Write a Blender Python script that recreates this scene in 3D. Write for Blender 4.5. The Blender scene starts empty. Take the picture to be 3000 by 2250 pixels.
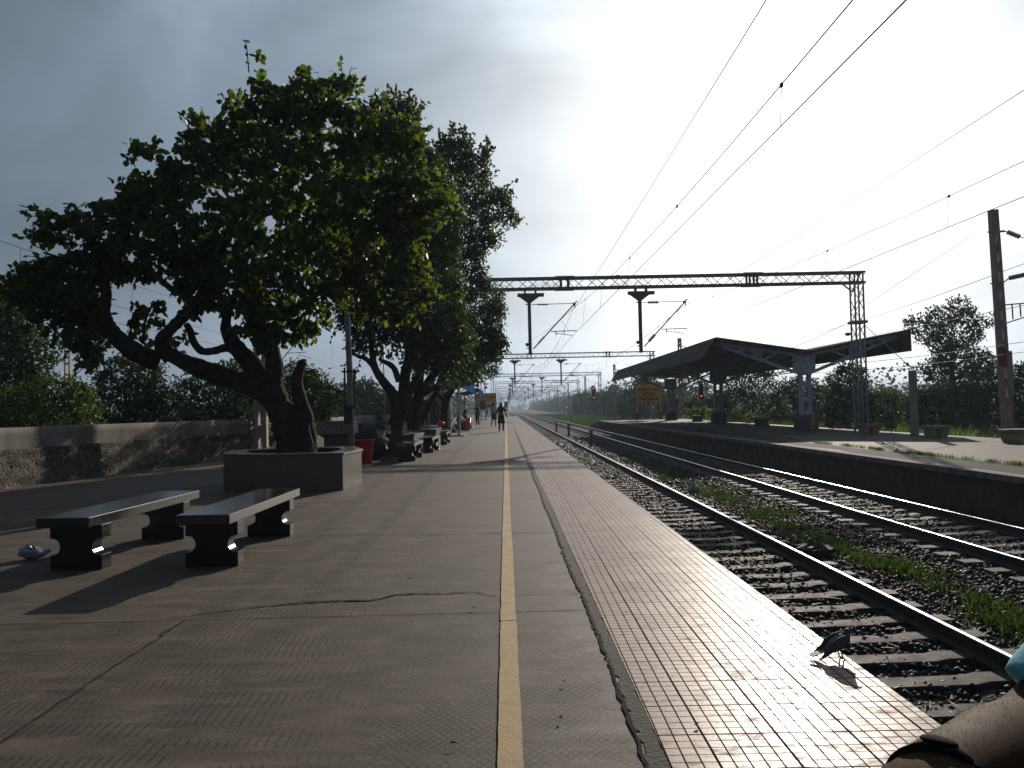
import bpy, math, random
import numpy as np
from mathutils import Vector, Matrix
R = math.radians
random.seed(7)
rng = np.random.default_rng(11)
S = bpy.context.scene
COL = S.collection
# ------------------------------------------------------------------ camera
EYE = 1.30
F = 2224.0
YAW, PITCH, ROLL = R(0.50), R(1.82), R(1.2)
cam = bpy.data.objects.new('camera', bpy.data.cameras.new('camera'))
COL.objects.link(cam)
M3 = (Matrix.Rotation(-YAW, 3, 'Z') @ Matrix.Rotation(math.pi / 2 + PITCH, 3, 'X') @ Matrix.Rotation(-ROLL, 3, 'Z'))
cam.matrix_world = Matrix.Translation((0, 0, EYE)) @ M3.to_4x4()
cam.data.sensor_width = 36.0
cam.data.lens = 36.0 * F / 3000.0
cam.data.clip_start = 0.03
cam.data.clip_end = 6000
S.camera = cam
S.render.resolution_x, S.render.resolution_y = 1024, 768
CAMP = Vector((0, 0, EYE))
def ray(x, y):
    return M3 @ Vector(((x - 1500) / F, -(y - 1125) / F, -1))
def P(x, y, d):                       # world point on the plane Y = d seen at source pixel x, y
    r = ray(x, y); return CAMP + r * (d / r.y)
def G(x, y, z=0.0):                   # world point on the plane Z = z
    r = ray(x, y); return CAMP + r * ((z - EYE) / r.z)
# ------------------------------------------------------------------ world and sun
SUN_AZ, SUN_EL = R(20.5), R(19.0)
SUND = Vector((math.sin(SUN_AZ) * math.cos(SUN_EL), math.cos(SUN_AZ) * math.cos(SUN_EL), math.sin(SUN_EL)))
class NT:
    """small helper for node trees"""
    def __init__(s, nt): s.nt = nt; s.n = nt.nodes; s.l = nt.links
    def new(s, t, **k):
        a = s.n.new(t)
        for q, v in k.items(): setattr(a, q, v)
        return a
    def put(s, sock, v):
        if isinstance(v, bpy.types.NodeSocket): s.l.new(v, sock)
        elif v is not None: sock.default_value = v
    def m(s, op, a, b=None, c=None, clamp=False):
        x = s.new('ShaderNodeMath', operation=op, use_clamp=clamp)
        s.put(x.inputs[0], a); s.put(x.inputs[1], b)
        if c is not None: s.put(x.inputs[2], c)
        return x.outputs[0]
    def mix(s, f, a, b, bt='MIX'):
        x = s.new('ShaderNodeMix', data_type='RGBA', blend_type=bt)
        s.put(x.inputs[0], f); s.put(x.inputs[6], a); s.put(x.inputs[7], b)
        return x.outputs[2]
    def noise(s, vec, scale, detail=4, rough=0.6, dist=0.0):
        x = s.new('ShaderNodeTexNoise'); s.put(x.inputs['Vector'], vec)
        x.inputs['Scale'].default_value = scale; x.inputs['Detail'].default_value = detail
        x.inputs['Roughness'].default_value = rough; x.inputs['Distortion'].default_value = dist
        return x.outputs['Fac']
    def ramp(s, f, stops):
        x = s.new('ShaderNodeValToRGB'); s.put(x.inputs[0], f)
        e = x.color_ramp.elements
        while len(e) < len(stops): e.new(0.5)
        for i, (p, c) in enumerate(stops):
            e[i].position = p; e[i].color = (c, c, c, 1) if not hasattr(c, '__len__') else (*c[:3], 1)
        return x.outputs[0]
    def mapv(s, vec, sc=(1, 1, 1), rot=(0, 0, 0)):
        x = s.new('ShaderNodeMapping'); s.put(x.inputs[0], vec)
        x.inputs['Scale'].default_value = sc; x.inputs['Rotation'].default_value = rot
        return x.outputs[0]
    def sep(s, vec):
        x = s.new('ShaderNodeSeparateXYZ'); s.put(x.inputs[0], vec); return x.outputs
    def vor(s, vec, scale, feature='F1', out='Distance'):
        x = s.new('ShaderNodeTexVoronoi', feature=feature); s.put(x.inputs['Vector'], vec)
        x.inputs['Scale'].default_value = scale; return x.outputs[out]
    def bump(s, h, strength, dist):
        x = s.new('ShaderNodeBump'); s.put(x.inputs['Height'], h)
        x.inputs['Strength'].default_value = strength; x.inputs['Distance'].default_value = dist
        return x.outputs[0]
W = bpy.data.worlds.new('World'); S.world = W; W.use_nodes = True
W.node_tree.nodes.clear()
w = NT(W.node_tree)
tc = w.new('ShaderNodeTexCoord').outputs['Generated']
sky = w.new('ShaderNodeTexSky', sky_type='NISHITA')
sky.sun_disc = False; sky.sun_elevation = SUN_EL; sky.sun_rotation = SUN_AZ
sky.air_density = 1.2; sky.dust_density = 3.0; sky.ozone_density = 1.5
bg1 = w.new('ShaderNodeBackground'); w.put(bg1.inputs[0], sky.outputs[0]); bg1.inputs[1].default_value = 0.05
dotn = w.new('ShaderNodeVectorMath', operation='DOT_PRODUCT'); w.put(dotn.inputs[0], tc); dotn.inputs[1].default_value = SUND
ang = w.m('MULTIPLY', w.m('ARCCOSINE', w.m('MINIMUM', w.m('MAXIMUM', dotn.outputs['Value'], -1.0), 0.99999)), 57.2958)
wv = w.mapv(tc, (1.0, 1.0, 2.0))
cl = w.noise(wv, 2.1, 5, 0.5, 0.7)          # veils of cloud: thin in places
cl2 = w.noise(wv, 5.0, 4, 0.5, 0.2)
# cloud veils scatter the sun light forward: brighter towards the sun
angd = w.m('ADD', ang, w.m('MULTIPLY', w.m('SUBTRACT', cl, 0.5), 42.0))
gl = w.m('MULTIPLY', w.m('EXPONENT', w.m('MULTIPLY', angd, -1 / 17.0)), 2.3)
gl = w.m('MINIMUM', gl, 1.6)
z = w.sep(tc)[2]
hor = w.m('MULTIPLY', w.m('EXPONENT', w.m('MULTIPLY', w.m('ABSOLUTE', z), -7.0)), w.m('MULTIPLY', w.m('EXPONENT', w.m('MULTIPLY', ang, -1 / 26.0)), 0.62))
br = w.m('ADD', w.m('ADD', gl, hor), w.m('MULTIPLY_ADD', cl2, 0.08, 0.045))
tint = w.ramp(w.m('DIVIDE', ang, 90.0), [(0.0, (1.0, 1.0, 0.995)), (0.16, (0.93, 1.0, 1.05)), (0.36, (0.76, 0.96, 1.20)), (1.0, (0.66, 0.92, 1.32))])
bg2 = w.new('ShaderNodeBackground'); w.put(bg2.inputs[0], tint); w.put(bg2.inputs[1], br)
ms = w.new('ShaderNodeMixShader'); ms.inputs[0].default_value = 0.9
w.l.new(bg1.outputs[0], ms.inputs[1]); w.l.new(bg2.outputs[0], ms.inputs[2])
w.l.new(ms.outputs[0], w.new('ShaderNodeOutputWorld').inputs[0])
sl = bpy.data.lights.new('sun', 'SUN'); sl.energy = 4.6; sl.angle = R(0.55); sl.color = (1.0, 0.9, 0.78)
so = bpy.data.objects.new('sun', sl); COL.objects.link(so)
so.rotation_euler = SUND.to_track_quat('Z', 'Y').to_euler(); so.location = SUND * 50
S.view_settings.view_transform = 'Standard'; S.view_settings.look = 'None'
S.view_settings.exposure = 0.0; S.view_settings.gamma = 1.0
S.render.engine = 'CYCLES'
S.cycles.max_bounces = 6; S.cycles.transparent_max_bounces = 8; S.cycles.volume_bounces = 0
S.cycles.use_denoising = True
try: S.cycles.volume_step_rate = 4
except Exception: pass
# ------------------------------------------------------------------ materials
def newmat(name):
    m = bpy.data.materials.new(name); m.use_nodes = True
    t = NT(m.node_tree); b = m.node_tree.nodes['Principled BSDF']
    return m, t, b, t.new('ShaderNodeTexCoord').outputs['Object']
MATS = {}
def mat(name, c, rough=0.7, var=0.25, scale=6.0, bump=0.0, bscale=40.0, metal=0.0, spec=0.5, rvar=0.1, c2=None, bdist=0.01, coat=0.0):
    if name in MATS: return MATS[name]
    m, t, b, tc = newmat(name)
    n = t.noise(tc, scale, 5, 0.62)
    ca = tuple(max(0, v * (1 - var)) for v in c); cb = tuple(v * (1 + var) for v in (c2 or c))
    t.put(b.inputs['Base Color'], t.ramp(n, [(0.3, ca), (0.7, cb)]))
    t.put(b.inputs['Roughness'], t.m('MULTIPLY_ADD', n, rvar * 2, rough - rvar, clamp=True))
    b.inputs['Metallic'].default_value = metal; b.inputs['Specular IOR Level'].default_value = spec
    b.inputs['Coat Weight'].default_value = coat
    if bump: t.put(b.inputs['Normal'], t.bump(t.noise(tc, bscale, 4, 0.6), bump, bdist))
    MATS[name] = m; return m
def leafmat(name, c, trans, rough=0.5, tw=0.45):
    m = bpy.data.materials.new(name); m.use_nodes = True
    t = NT(m.node_tree); b = t.n['Principled BSDF']
    oi = t.new('ShaderNodeNewGeometry').outputs['Random Per Island']
    tc = t.new('ShaderNodeTexCoord').outputs['Object']
    n = t.noise(tc, 1.3, 3, 0.6)
    f = t.m('ADD', t.m('MULTIPLY', oi, 0.6), t.m('MULTIPLY', n, 0.4))
    t.put(b.inputs['Base Color'], t.ramp(f, [(0.2, tuple(v * 0.6 for v in c)), (0.8, tuple(v * 1.4 for v in c))]))
    b.inputs['Roughness'].default_value = rough; b.inputs['Specular IOR Level'].default_value = 0.12
    tr = t.new('ShaderNodeBsdfTranslucent'); t.put(tr.inputs[0], t.ramp(f, [(0.2, tuple(v * 0.6 for v in trans)), (0.8, tuple(v * 1.4 for v in trans))]))
    mx = t.new('ShaderNodeMixShader'); mx.inputs[0].default_value = tw
    t.l.new(b.outputs[0], mx.inputs[1]); t.l.new(tr.outputs[0], mx.inputs[2])
    t.l.new(mx.outputs[0], t.n['Material Output'].inputs[0])
    MATS[name] = m; return m
# platform concrete with rolled-in grooves
def concrete_mat():
    m, t, b, tc = newmat('platform_concrete')
    x, y, _ = t.sep(tc)
    big = t.noise(tc, 0.55, 5, 0.6); mid = t.noise(t.mapv(tc, (1.0, 1.8, 1)), 2.2, 6, 0.7); fine = t.noise(tc, 60, 4, 0.7)
    c = t.ramp(mid, [(0.25, (0.052, 0.038, 0.028)), (0.5, (0.098, 0.076, 0.058)), (0.8, (0.15, 0.12, 0.094))])
    red = t.ramp(big, [(0.45, 0.0), (0.7, 1.0)])
    c = t.mix(t.m('MULTIPLY', red, 0.4), c, (0.088, 0.056, 0.04, 1))
    c = t.mix(t.m('MULTIPLY', t.ramp(t.noise(tc, 1.1, 5, 0.7), [(0.55, 0.0), (0.75, 1.0)]), 0.55), c, (0.062, 0.055, 0.048, 1))
    c = t.mix(t.m('MULTIPLY', fine, 0.45), c, t.mix(0.5, c, (0.04, 0.035, 0.03, 1)))
    st = t.ramp(t.noise(t.mapv(tc, (0.9, 4.5, 1)), 1.6, 6, 0.72), [(0.47, 0.0), (0.66, 1.0)])
    c = t.mix(t.m('MULTIPLY', st, 0.6), c, (0.036, 0.029, 0.023, 1))
    bl = t.ramp(t.noise(t.mapv(tc, (1.4, 2.4, 1)), 3.3, 5, 0.7), [(0.53, 0.0), (0.64, 1.0)])
    c = t.mix(t.m('MULTIPLY', bl, 0.45), c, (0.15, 0.122, 0.098, 1))
    # pale worn spots
    c = t.mix(t.m('MULTIPLY', t.ramp(t.noise(tc, 5.5, 6, 0.75), [(0.62, 0.0), (0.72, 1.0)]), 0.4), c, (0.22, 0.205, 0.185, 1))
    wob = t.m('MULTIPLY', t.m('SUBTRACT', t.noise(tc, 3.0, 2, 0.5), 0.5), 1.2)
    def grooves(ax, ay, s, wd):
        u = t.m('ADD', t.m('ADD', t.m('MULTIPLY', x, ax / s), t.m('MULTIPLY', y, ay / s)), wob)
        f = t.m('ABSOLUTE', t.m('SUBTRACT', t.m('FRACT', u), 0.5))
        return t.m('LESS_THAN', f, wd)
    right = t.ramp(t.m('ADD', t.m('MULTIPLY', x, 0.5), 0.9), [(0.35, 0.0), (0.75, 1.0)])
    d1 = grooves(0.8, 0.6, 0.031, 0.13); d2 = grooves(0.8, -0.6, 0.031, 0.13); d3 = grooves(1.0, 0.05, 0.04, 0.11)
    mask = t.ramp(t.noise(t.mapv(tc, (1, 1.3, 1)), 1.7, 4, 0.65), [(0.40, 0.0), (0.55, 1.0)])
    mask2 = t.ramp(t.noise(t.mapv(tc, (2.0, 7.0, 1)), 1.0, 3, 0.6), [(0.45, 0.0), (0.55, 1.0)])
    g = t.m('MAXIMUM', t.m('MULTIPLY', t.m('MULTIPLY', t.m('MAXIMUM', d1, d2), mask), right),
            t.m('MULTIPLY', t.m('MULTIPLY', d3, mask2), t.m('SUBTRACT', 1.0, right)))
    near = t.ramp(t.m('DIVIDE', y, 12.0), [(0.35, 1.0), (0.95, 0.0)])
    g = t.m('MULTIPLY', g, near)
    c = t.mix(t.m('MULTIPLY', g, 0.85), c, (0.018, 0.015, 0.012, 1))
    sp = t.ramp(t.noise(tc, 24, 2, 0.5), [(0.70, 0.0), (0.73, 1.0)])
    c = t.mix(t.m('MULTIPLY', sp, 0.7), c, (0.02, 0.017, 0.014, 1))
    t.put(b.inputs['Base Color'], c)
    t.put(b.inputs['Roughness'], t.ramp(mid, [(0.3, 0.62), (0.7, 0.82)]))
    b.inputs['Specular IOR Level'].default_value = 0.2
    h = t.m('ADD', t.m('ADD', t.m('MULTIPLY', g, -0.7), t.m('MULTIPLY', fine, 0.35)), t.m('MULTIPLY', mid, 1.2))
    t.put(b.inputs['Normal'], t.bump(h, 0.55, 0.006))
    return m
def tile_mat():
    m, t, b, tc = newmat('edge_tiles')
    v = t.mapv(tc, (1, 1, 1), (0, 0, R(0.5)))
    x, y, _ = t.sep(v)
    s = 0.0575
    def line(u, wd): return t.m('LESS_THAN', t.m('ABSOLUTE', t.m('SUBTRACT', t.m('FRACT', u), 0.5)), wd)
    wob = t.m('MULTIPLY', t.m('SUBTRACT', t.noise(v, 2.0, 2, 0.5), 0.5), 0.12)
    lx = line(t.m('ADD', t.m('DIVIDE', x, s), t.m('ADD', wob, 0.05)), 0.055); ly = line(t.m('ADD', t.m('DIVIDE', y, s), wob), 0.042)
    bx = line(t.m('DIVIDE', x, s * 5), 0.016); by = line(t.m('DIVIDE', y, s * 5), 0.016)
    g = t.m('MAXIMUM', t.m('MAXIMUM', lx, ly), t.m('MAXIMUM', bx, by))
    wn = t.new('ShaderNodeTexWhiteNoise', noise_dimensions='2D')
    cm = t.new('ShaderNodeCombineXYZ'); t.put(cm.inputs[0], t.m('FLOOR', t.m('ADD', t.m('DIVIDE', x, s * 5), 0.5))); t.put(cm.inputs[1], t.m('FLOOR', t.m('ADD', t.m('DIVIDE', y, s * 5), 0.5)))
    t.put(wn.inputs['Vector'], cm.outputs[0])
    big = t.noise(v, 1.6, 5, 0.65); mid = t.noise(t.mapv(v, (1, 2.2, 1)), 7.0, 6, 0.75); fine = t.noise(v, 70, 3, 0.7)
    c = t.mix(wn.outputs['Value'], (0.33, 0.215, 0.175, 1), (0.43, 0.31, 0.26, 1))
    c = t.mix(t.ramp(big, [(0.4, 0.0), (0.7, 0.7)]), c, (0.29, 0.225, 0.19, 1))
    dirt = t.ramp(mid, [(0.5, 0.0), (0.68, 1.0)])
    c = t.mix(t.m('MULTIPLY', dirt, 0.7), c, (0.1, 0.078, 0.062, 1))
    c = t.mix(t.m('MULTIPLY', fine, 0.25), c, (0.1, 0.08, 0.06, 1))
    c = t.mix(t.m('MULTIPLY', g, 0.97), c, (0.028, 0.022, 0.018, 1))
    t.put(b.inputs['Base Color'], c)
    r = t.m('ADD', t.m('MULTIPLY_ADD', wn.outputs['Value'], 0.08, 0.30), t.m('MULTIPLY', t.m('SUBTRACT', mid, 0.42), 1.1))
    r = t.m('MAXIMUM', r, t.m('MULTIPLY', g, 0.95), clamp=True)
    t.put(b.inputs['Roughness'], t.m('MAXIMUM', r, 0.26))
    t.put(b.inputs['Specular IOR Level'], t.m('MULTIPLY', t.m('SUBTRACT', 1.0, g), 0.07))
    # every tile lies at a slightly different tilt
    t.put(b.inputs['Normal'], t.bump(t.m('ADD', t.m('ADD', t.m('MULTIPLY', g, -1.0), t.m('MULTIPLY', mid, 0.5)), t.m('MULTIPLY', fine, 0.12)), 0.5, 0.004))
    return m
def stone_wall_mat():
    m, t, b, tc = newmat('rubble_stone')
    v = t.mapv(tc, (1.3, 1.3, 0.75))
    nn = t.noise(v, 3.0, 3, 0.6)
    cmb = t.new('ShaderNodeVectorMath', operation='ADD'); t.put(cmb.inputs[0], v)
    sc = t.new('ShaderNodeVectorMath', operation='SCALE')
    cx = t.new('ShaderNodeCombineXYZ'); t.put(cx.inputs[1], nn); t.put(cx.inputs[2], t.m('SUBTRACT', 1, nn)); t.put(sc.inputs[0], cx.outputs[0]); sc.inputs['Scale'].default_value = 0.45
    t.put(cmb.inputs[1], sc.outputs[0]); vv = cmb.outputs[0]
    e = t.vor(vv, 11.0, 'DISTANCE_TO_EDGE'); cell = t.vor(vv, 11.0, 'F1', 'Color'); cs = t.sep(cell)
    c = t.mix(cs[0], (0.12, 0.1, 0.075, 1), (0.27, 0.235, 0.185, 1))
    c = t.mix(t.m('MULTIPLY', t.noise(v, 1.3, 5, 0.7), 0.7), c, (0.13, 0.115, 0.095, 1))
    jt = t.ramp(e, [(0.0, 1.0), (0.06, 0.0)])
    c = t.mix(t.m('MULTIPLY', jt, 0.5), c, (0.09, 0.08, 0.065, 1))
    zz = t.sep(tc)[2]
    st = t.ramp(t.m('ADD', zz, t.m('MULTIPLY', t.noise(t.mapv(tc, (1, 2.5, 0.3)), 1.2, 5, 0.7), 0.8)), [(0.95, 0.0), (1.15, 1.0)])
    c = t.mix(t.m('MULTIPLY', st, 0.65), c, (0.05, 0.045, 0.04, 1))
    t.put(b.inputs['Base Color'], c); b.inputs['Roughness'].default_value = 0.9; b.inputs['Specular IOR Level'].default_value = 0.2
    h = t.m('ADD', t.m('MULTIPLY', t.m('MINIMUM', e, 0.12), 6.0), t.m('MULTIPLY', t.noise(v, 14, 5, 0.7), 0.5))
    t.put(b.inputs['Normal'], t.bump(h, 1.0, 0.05))
    return m
def ballast_mat(name='ballast', scale=22.0):
    m, t, b, tc = newmat(name)
    cell = t.sep(t.vor(tc, scale, 'F1', 'Color')); d = t.vor(tc, scale)
    n = t.noise(tc, 0.8, 5, 0.65)
    c = t.mix(cell[0], (0.014, 0.013, 0.013, 1), (0.045, 0.042, 0.04, 1))
    c = t.mix(t.ramp(n, [(0.45, 0.0), (0.7, 0.7)]), c, (0.035, 0.027, 0.02, 1))
    t.put(b.inputs['Base Color'], c); b.inputs['Roughness'].default_value = 0.85
    b.inputs['Specular IOR Level'].default_value = 0.08
    t.put(b.inputs['Normal'], t.bump(t.m('ADD', t.m('MULTIPLY', d, -1.5), t.m('MULTIPLY', cell[1], 0.8)), 0.9, 0.03))
    return m
def ground_mat():
    m, t, b, tc = newmat('verge_ground')
    n = t.noise(tc, 0.08, 6, 0.7); n2 = t.noise(tc, 1.4, 6, 0.7)
    c = t.mix(t.ramp(n, [(0.35, 0.0), (0.6, 1.0)]), (0.035, 0.05, 0.016, 1), (0.06, 0.075, 0.025, 1))
    c = t.mix(t.ramp(n2, [(0.4, 0.0), (0.75, 0.8)]), c, (0.055, 0.045, 0.028, 1))
    t.put(b.inputs['Base Color'], c); b.inputs['Roughness'].default_value = 0.95; b.inputs['Specular IOR Level'].default_value = 0.1
    t.put(b.inputs['Normal'], t.bump(n2, 1.0, 0.2))
    return m
def plat2_mat():
    m, t, b, tc = newmat('island_concrete')
    n = t.noise(tc, 0.5, 6, 0.65); n2 = t.noise(tc, 4.0, 6, 0.75)
    c = t.mix(n, (0.05, 0.045, 0.038, 1), (0.095, 0.087, 0.073, 1))
    c = t.mix(t.ramp(n2, [(0.5, 0.0), (0.75, 0.7)]), c, (0.07, 0.062, 0.05, 1))
    x, y, _ = t.sep(tc)
    j = t.m('LESS_THAN', t.m('ABSOLUTE', t.m('SUBTRACT', t.m('FRACT', t.m('DIVIDE', y, 3.0)), 0.5)), 0.006)
    c = t.mix(t.m('MULTIPLY', j, 0.7), c, (0.03, 0.028, 0.024, 1))
    t.put(b.inputs['Base Color'], c); t.put(b.inputs['Roughness'], t.m('MULTIPLY_ADD', n2, 0.2, 0.7)); b.inputs['Specular IOR Level'].default_value = 0.12
    t.put(b.inputs['Normal'], t.bump(n2, 0.4, 0.01))
    return m
def corrugated(name, c, ax=1, per=0.15, rough=0.6, rust=(0.05, 0.03, 0.02)):
    m, t, b, tc = newmat(name)
    u = t.sep(tc)[ax]
    h = t.m('SINE', t.m('MULTIPLY', u, 2 * math.pi / per))
    n = t.noise(tc, 1.5, 6, 0.7)
    col = t.mix(t.ramp(n, [(0.45, 0.0), (0.75, 0.8)]), (*c, 1), (*rust, 1))
    t.put(b.inputs['Base Color'], col); b.inputs['Roughness'].default_value = rough; b.inputs['Specular IOR Level'].default_value = 0.0
    t.put(b.inputs['Normal'], t.bump(h, 0.8, 0.03))
    return m
M_conc = concrete_mat(); M_tile = tile_mat(); M_stone = stone_wall_mat(); M_bal = ballast_mat(); M_ground = ground_mat(); M_p2 = plat2_mat()
M_stn = mat('ballast_stones', (0.027, 0.025, 0.025), 0.6, 0.6, 9.0, 0.5, 60, spec=0.15, rvar=0.15)
M_yel = mat('yellow_paint', (0.30, 0.185, 0.05), 0.75, 0.22, 9.0, 0.3, 60, c2=(0.33, 0.22, 0.085))
M_crack = mat('crack_dirt', (0.012, 0.01, 0.009), 0.95, 0.3, 8, spec=0.1)
M_joint = mat('joint_dirt', (0.03, 0.026, 0.022), 0.95, 0.3, 8, spec=0.1)
M_cem = mat('cement_fillet', (0.085, 0.075, 0.062), 0.9, 0.4, 14, 0.9, 55, spec=0.2)
M_kerb = mat('kerb_edge', (0.17, 0.14, 0.12), 0.6, 0.3, 7, 0.3, 30)
M_wallface = mat('platform_face', (0.10, 0.07, 0.05), 0.95, 0.5, 2.0, 0.6, 12, spec=0.1)
M_plaster = mat('wall_plaster', (0.165, 0.148, 0.122), 0.9, 0.35, 1.3, 0.3, 30, spec=0.2, c2=(0.215, 0.195, 0.162))
M_gran = mat('black_granite', (0.012, 0.012, 0.013), 0.17, 0.5, 90, spec=1.0, rvar=0.05)
M_granleg = mat('black_granite_leg', (0.008, 0.008, 0.009), 0.22, 0.5, 90, spec=0.45, rvar=0.05)
M_gran2 = mat('brown_granite', (0.10, 0.076, 0.06), 0.32, 0.35, 40, spec=0.5, rvar=0.08)
M_gran3 = mat('granite_rim', (0.085, 0.08, 0.078), 0.25, 0.35, 60, spec=0.5, rvar=0.08)
M_rough = mat('rough_hewn_granite', (0.26, 0.24, 0.225), 0.85, 0.35, 25, 0.9, 22, bdist=0.03)
M_soil = mat('soil', (0.03, 0.02, 0.014), 0.98, 0.5, 12, 1.0, 25, spec=0.1)
M_bark = mat('bark', (0.034, 0.027, 0.022), 0.95, 0.5, 7, 1.0, 18, spec=0.1, bdist=0.04)
M_cut = mat('cut_wood', (0.24, 0.16, 0.1), 0.9, 0.3, 20, spec=0.1)
M_rail = mat('rail_steel_side', (0.03, 0.022, 0.018), 0.8, 0.4, 12, 0.4, 40)
M_railtop = mat('rail_steel_worn', (0.55, 0.53, 0.52), 0.26, 0.12, 3, metal=1.0, rvar=0.05)
M_sleep = mat('concrete_sleeper', (0.042, 0.038, 0.033), 0.75, 0.6, 5.0, 0.6, 28, spec=0.1, rvar=0.22)
M_steel = mat('gantry_steel', (0.19, 0.18, 0.185), 0.65, 0.4, 5, spec=0.4)
M_steel2 = mat('galvanised_steel', (0.27, 0.275, 0.29), 0.55, 0.3, 5, metal=0.3)
M_wire = mat('wire', (0.03, 0.028, 0.028), 0.6, 0.1, 2)
M_ins = mat('insulator_brown', (0.035, 0.018, 0.014), 0.35, 0.3, 9)
M_shel = mat('shelter_steel', (0.46, 0.51, 0.6), 0.55, 0.25, 4)
M_asb = corrugated('asbestos_sheet', (0.17, 0.15, 0.14), 1, 0.16, 0.85, (0.05, 0.042, 0.038))
M_blue = corrugated('blue_sheet', (0.025, 0.09, 0.27), 1, 0.9, 0.9, (0.022, 0.07, 0.2))
M_ped = mat('pedestal_concrete', (0.15, 0.135, 0.115), 0.9, 0.4, 4, 0.4, 20)
M_ylbench = mat('yellow_bench_paint', (0.36, 0.27, 0.12), 0.8, 0.35, 6, 0.3, 25)
M_grbench = mat('grey_bench_slab', (0.2, 0.2, 0.18), 0.75, 0.35, 6, 0.3, 25)
M_sign = mat('sign_yellow', (0.72, 0.40, 0.035), 0.6, 0.12, 3)
M_black = mat('black_paint', (0.012, 0.012, 0.012), 0.6, 0.2, 5)
M_red = mat('red_plastic', (0.78, 0.022, 0.014), 0.38, 0.15, 4)
M_redp = mat('red_paint', (0.22, 0.02, 0.02), 0.6, 0.2, 4)
M_bag = mat('black_plastic_bag', (0.010, 0.010, 0.012), 0.42, 0.3, 9, 0.8, 14, bdist=0.03)
M_white = mat('white_plastic', (0.6, 0.62, 0.64), 0.4, 0.12, 9, 0.6, 20)
M_conpost = mat('mast_concrete', (0.36, 0.28, 0.265), 0.85, 0.3, 5, 0.3, 20)
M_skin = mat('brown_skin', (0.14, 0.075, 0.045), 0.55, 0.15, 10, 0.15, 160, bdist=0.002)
M_skinshade = mat('shaded_forearm_skin', (0.045, 0.023, 0.010), 0.75, 0.12, 22, 0.3, 220, bdist=0.001, spec=0.06)  # dark brown skin, deepened further: the arm's shade is put into its colour
M_hair = mat('hair', (0.01, 0.008, 0.007), 0.8, 0.2, 9, spec=0.1)
M_cyan = mat('cyan_cloth', (0.09, 0.36, 0.47), 0.9, 0.22, 90, 0.8, 400, bdist=0.001)
M_strap = mat('watch_strap', (0.012, 0.010, 0.009), 0.9, 0.2, 30, spec=0.04)
M_dkcloth = mat('dark_cloth', (0.022, 0.016, 0.018), 0.9, 0.2, 12)
M_maroon = mat('maroon_cloth', (0.10, 0.012, 0.014), 0.9, 0.2, 12)
M_wcloth = mat('white_cloth', (0.38, 0.39, 0.40), 0.9, 0.15, 12)
M_navy = mat('navy_cloth', (0.02, 0.03, 0.06), 0.9, 0.2, 12)
M_orange = mat('rust_cloth', (0.08, 0.025, 0.012), 0.9, 0.2, 12)
M_bird = mat('pigeon_feathers', (0.035, 0.036, 0.042), 0.6, 0.5, 18, c2=(0.06, 0.062, 0.07))
M_grass = leafmat('grass_blades', (0.024, 0.04, 0.01), (0.05, 0.085, 0.01), 0.6, 0.5)
M_weed = leafmat('weed_leaves', (0.06, 0.10, 0.025), (0.16, 0.24, 0.04), 0.6, 0.4)
M_leafA = leafmat('broad_leaves', (0.02, 0.042, 0.009), (0.15, 0.225, 0.014), 0.45, 0.35)
M_leafB = leafmat('small_dark_leaves', (0.024, 0.04, 0.013), (0.075, 0.12, 0.012), 0.5, 0.35)
M_leafC = leafmat('bush_leaves', (0.024, 0.046, 0.01), (0.065, 0.11, 0.012), 0.5, 0.4)
M_leafD = leafmat('dark_tree_leaves', (0.026, 0.042, 0.014), (0.05, 0.08, 0.012), 0.55, 0.3)
M_leafE = leafmat('far_wood_leaves', (0.03, 0.05, 0.02), (0.05, 0.08, 0.015), 0.6, 0.3)
def emit(name, c, s):
    m, t, b, tc = newmat(name)
    b.inputs['Base Color'].default_value = (*c, 1); b.inputs['Emission Color'].default_value = (*c, 1); b.inputs['Emission Strength'].default_value = s
    return m
M_lred = emit('red_signal_light', (1.0, 0.04, 0.05), 2.2); M_lamb = emit('amber_signal_light', (1.0, 0.33, 0.05), 1.3)
# ------------------------------------------------------------------ geometry helpers
def tag(o, label=None, cat=None, group=None, kind=None):
    if label: o['label'] = label
    if cat: o['category'] = cat
    if group: o['group'] = group
    if kind: o['kind'] = kind
    return o
WLOC = {}
def thing(name, label, cat, loc=(0, 0, 0), rz=0.0, group=None):
    o = bpy.data.objects.new(name, None); COL.objects.link(o); o.empty_display_size = 0.2
    o.location = loc; o.rotation_euler = (0, 0, rz); WLOC[o] = Vector(loc)
    return tag(o, label, cat, group)
def fast_mesh(name, V, FN, FV, mats, parent=None, smooth=False, midx=None):
    """V (n,3); FN loops per face; FV flat loop indices"""
    me = bpy.data.meshes.new(name); me.vertices.add(len(V)); me.vertices.foreach_set('co', np.asarray(V, dtype=np.float32).ravel())
    FN = np.asarray(FN, dtype=np.int32); FV = np.asarray(FV, dtype=np.int32)
    me.loops.add(len(FV)); me.loops.foreach_set('vertex_index', FV)
    me.polygons.add(len(FN)); st = np.concatenate([[0], np.cumsum(FN)[:-1]]).astype(np.int32)
    me.polygons.foreach_set('loop_start', st); me.polygons.foreach_set('loop_total', FN)
    if smooth: me.polygons.foreach_set('use_smooth', np.ones(len(FN), dtype=bool))
    if midx is not None: me.polygons.foreach_set('material_index', np.asarray(midx, dtype=np.int32))
    me.update(calc_edges=True); me.validate()
    for m in (mats if isinstance(mats, (list, tuple)) else [mats]): me.materials.append(m)
    o = bpy.data.objects.new(name, me); COL.objects.link(o)
    if parent is not None: o.parent = parent
    return o
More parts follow.
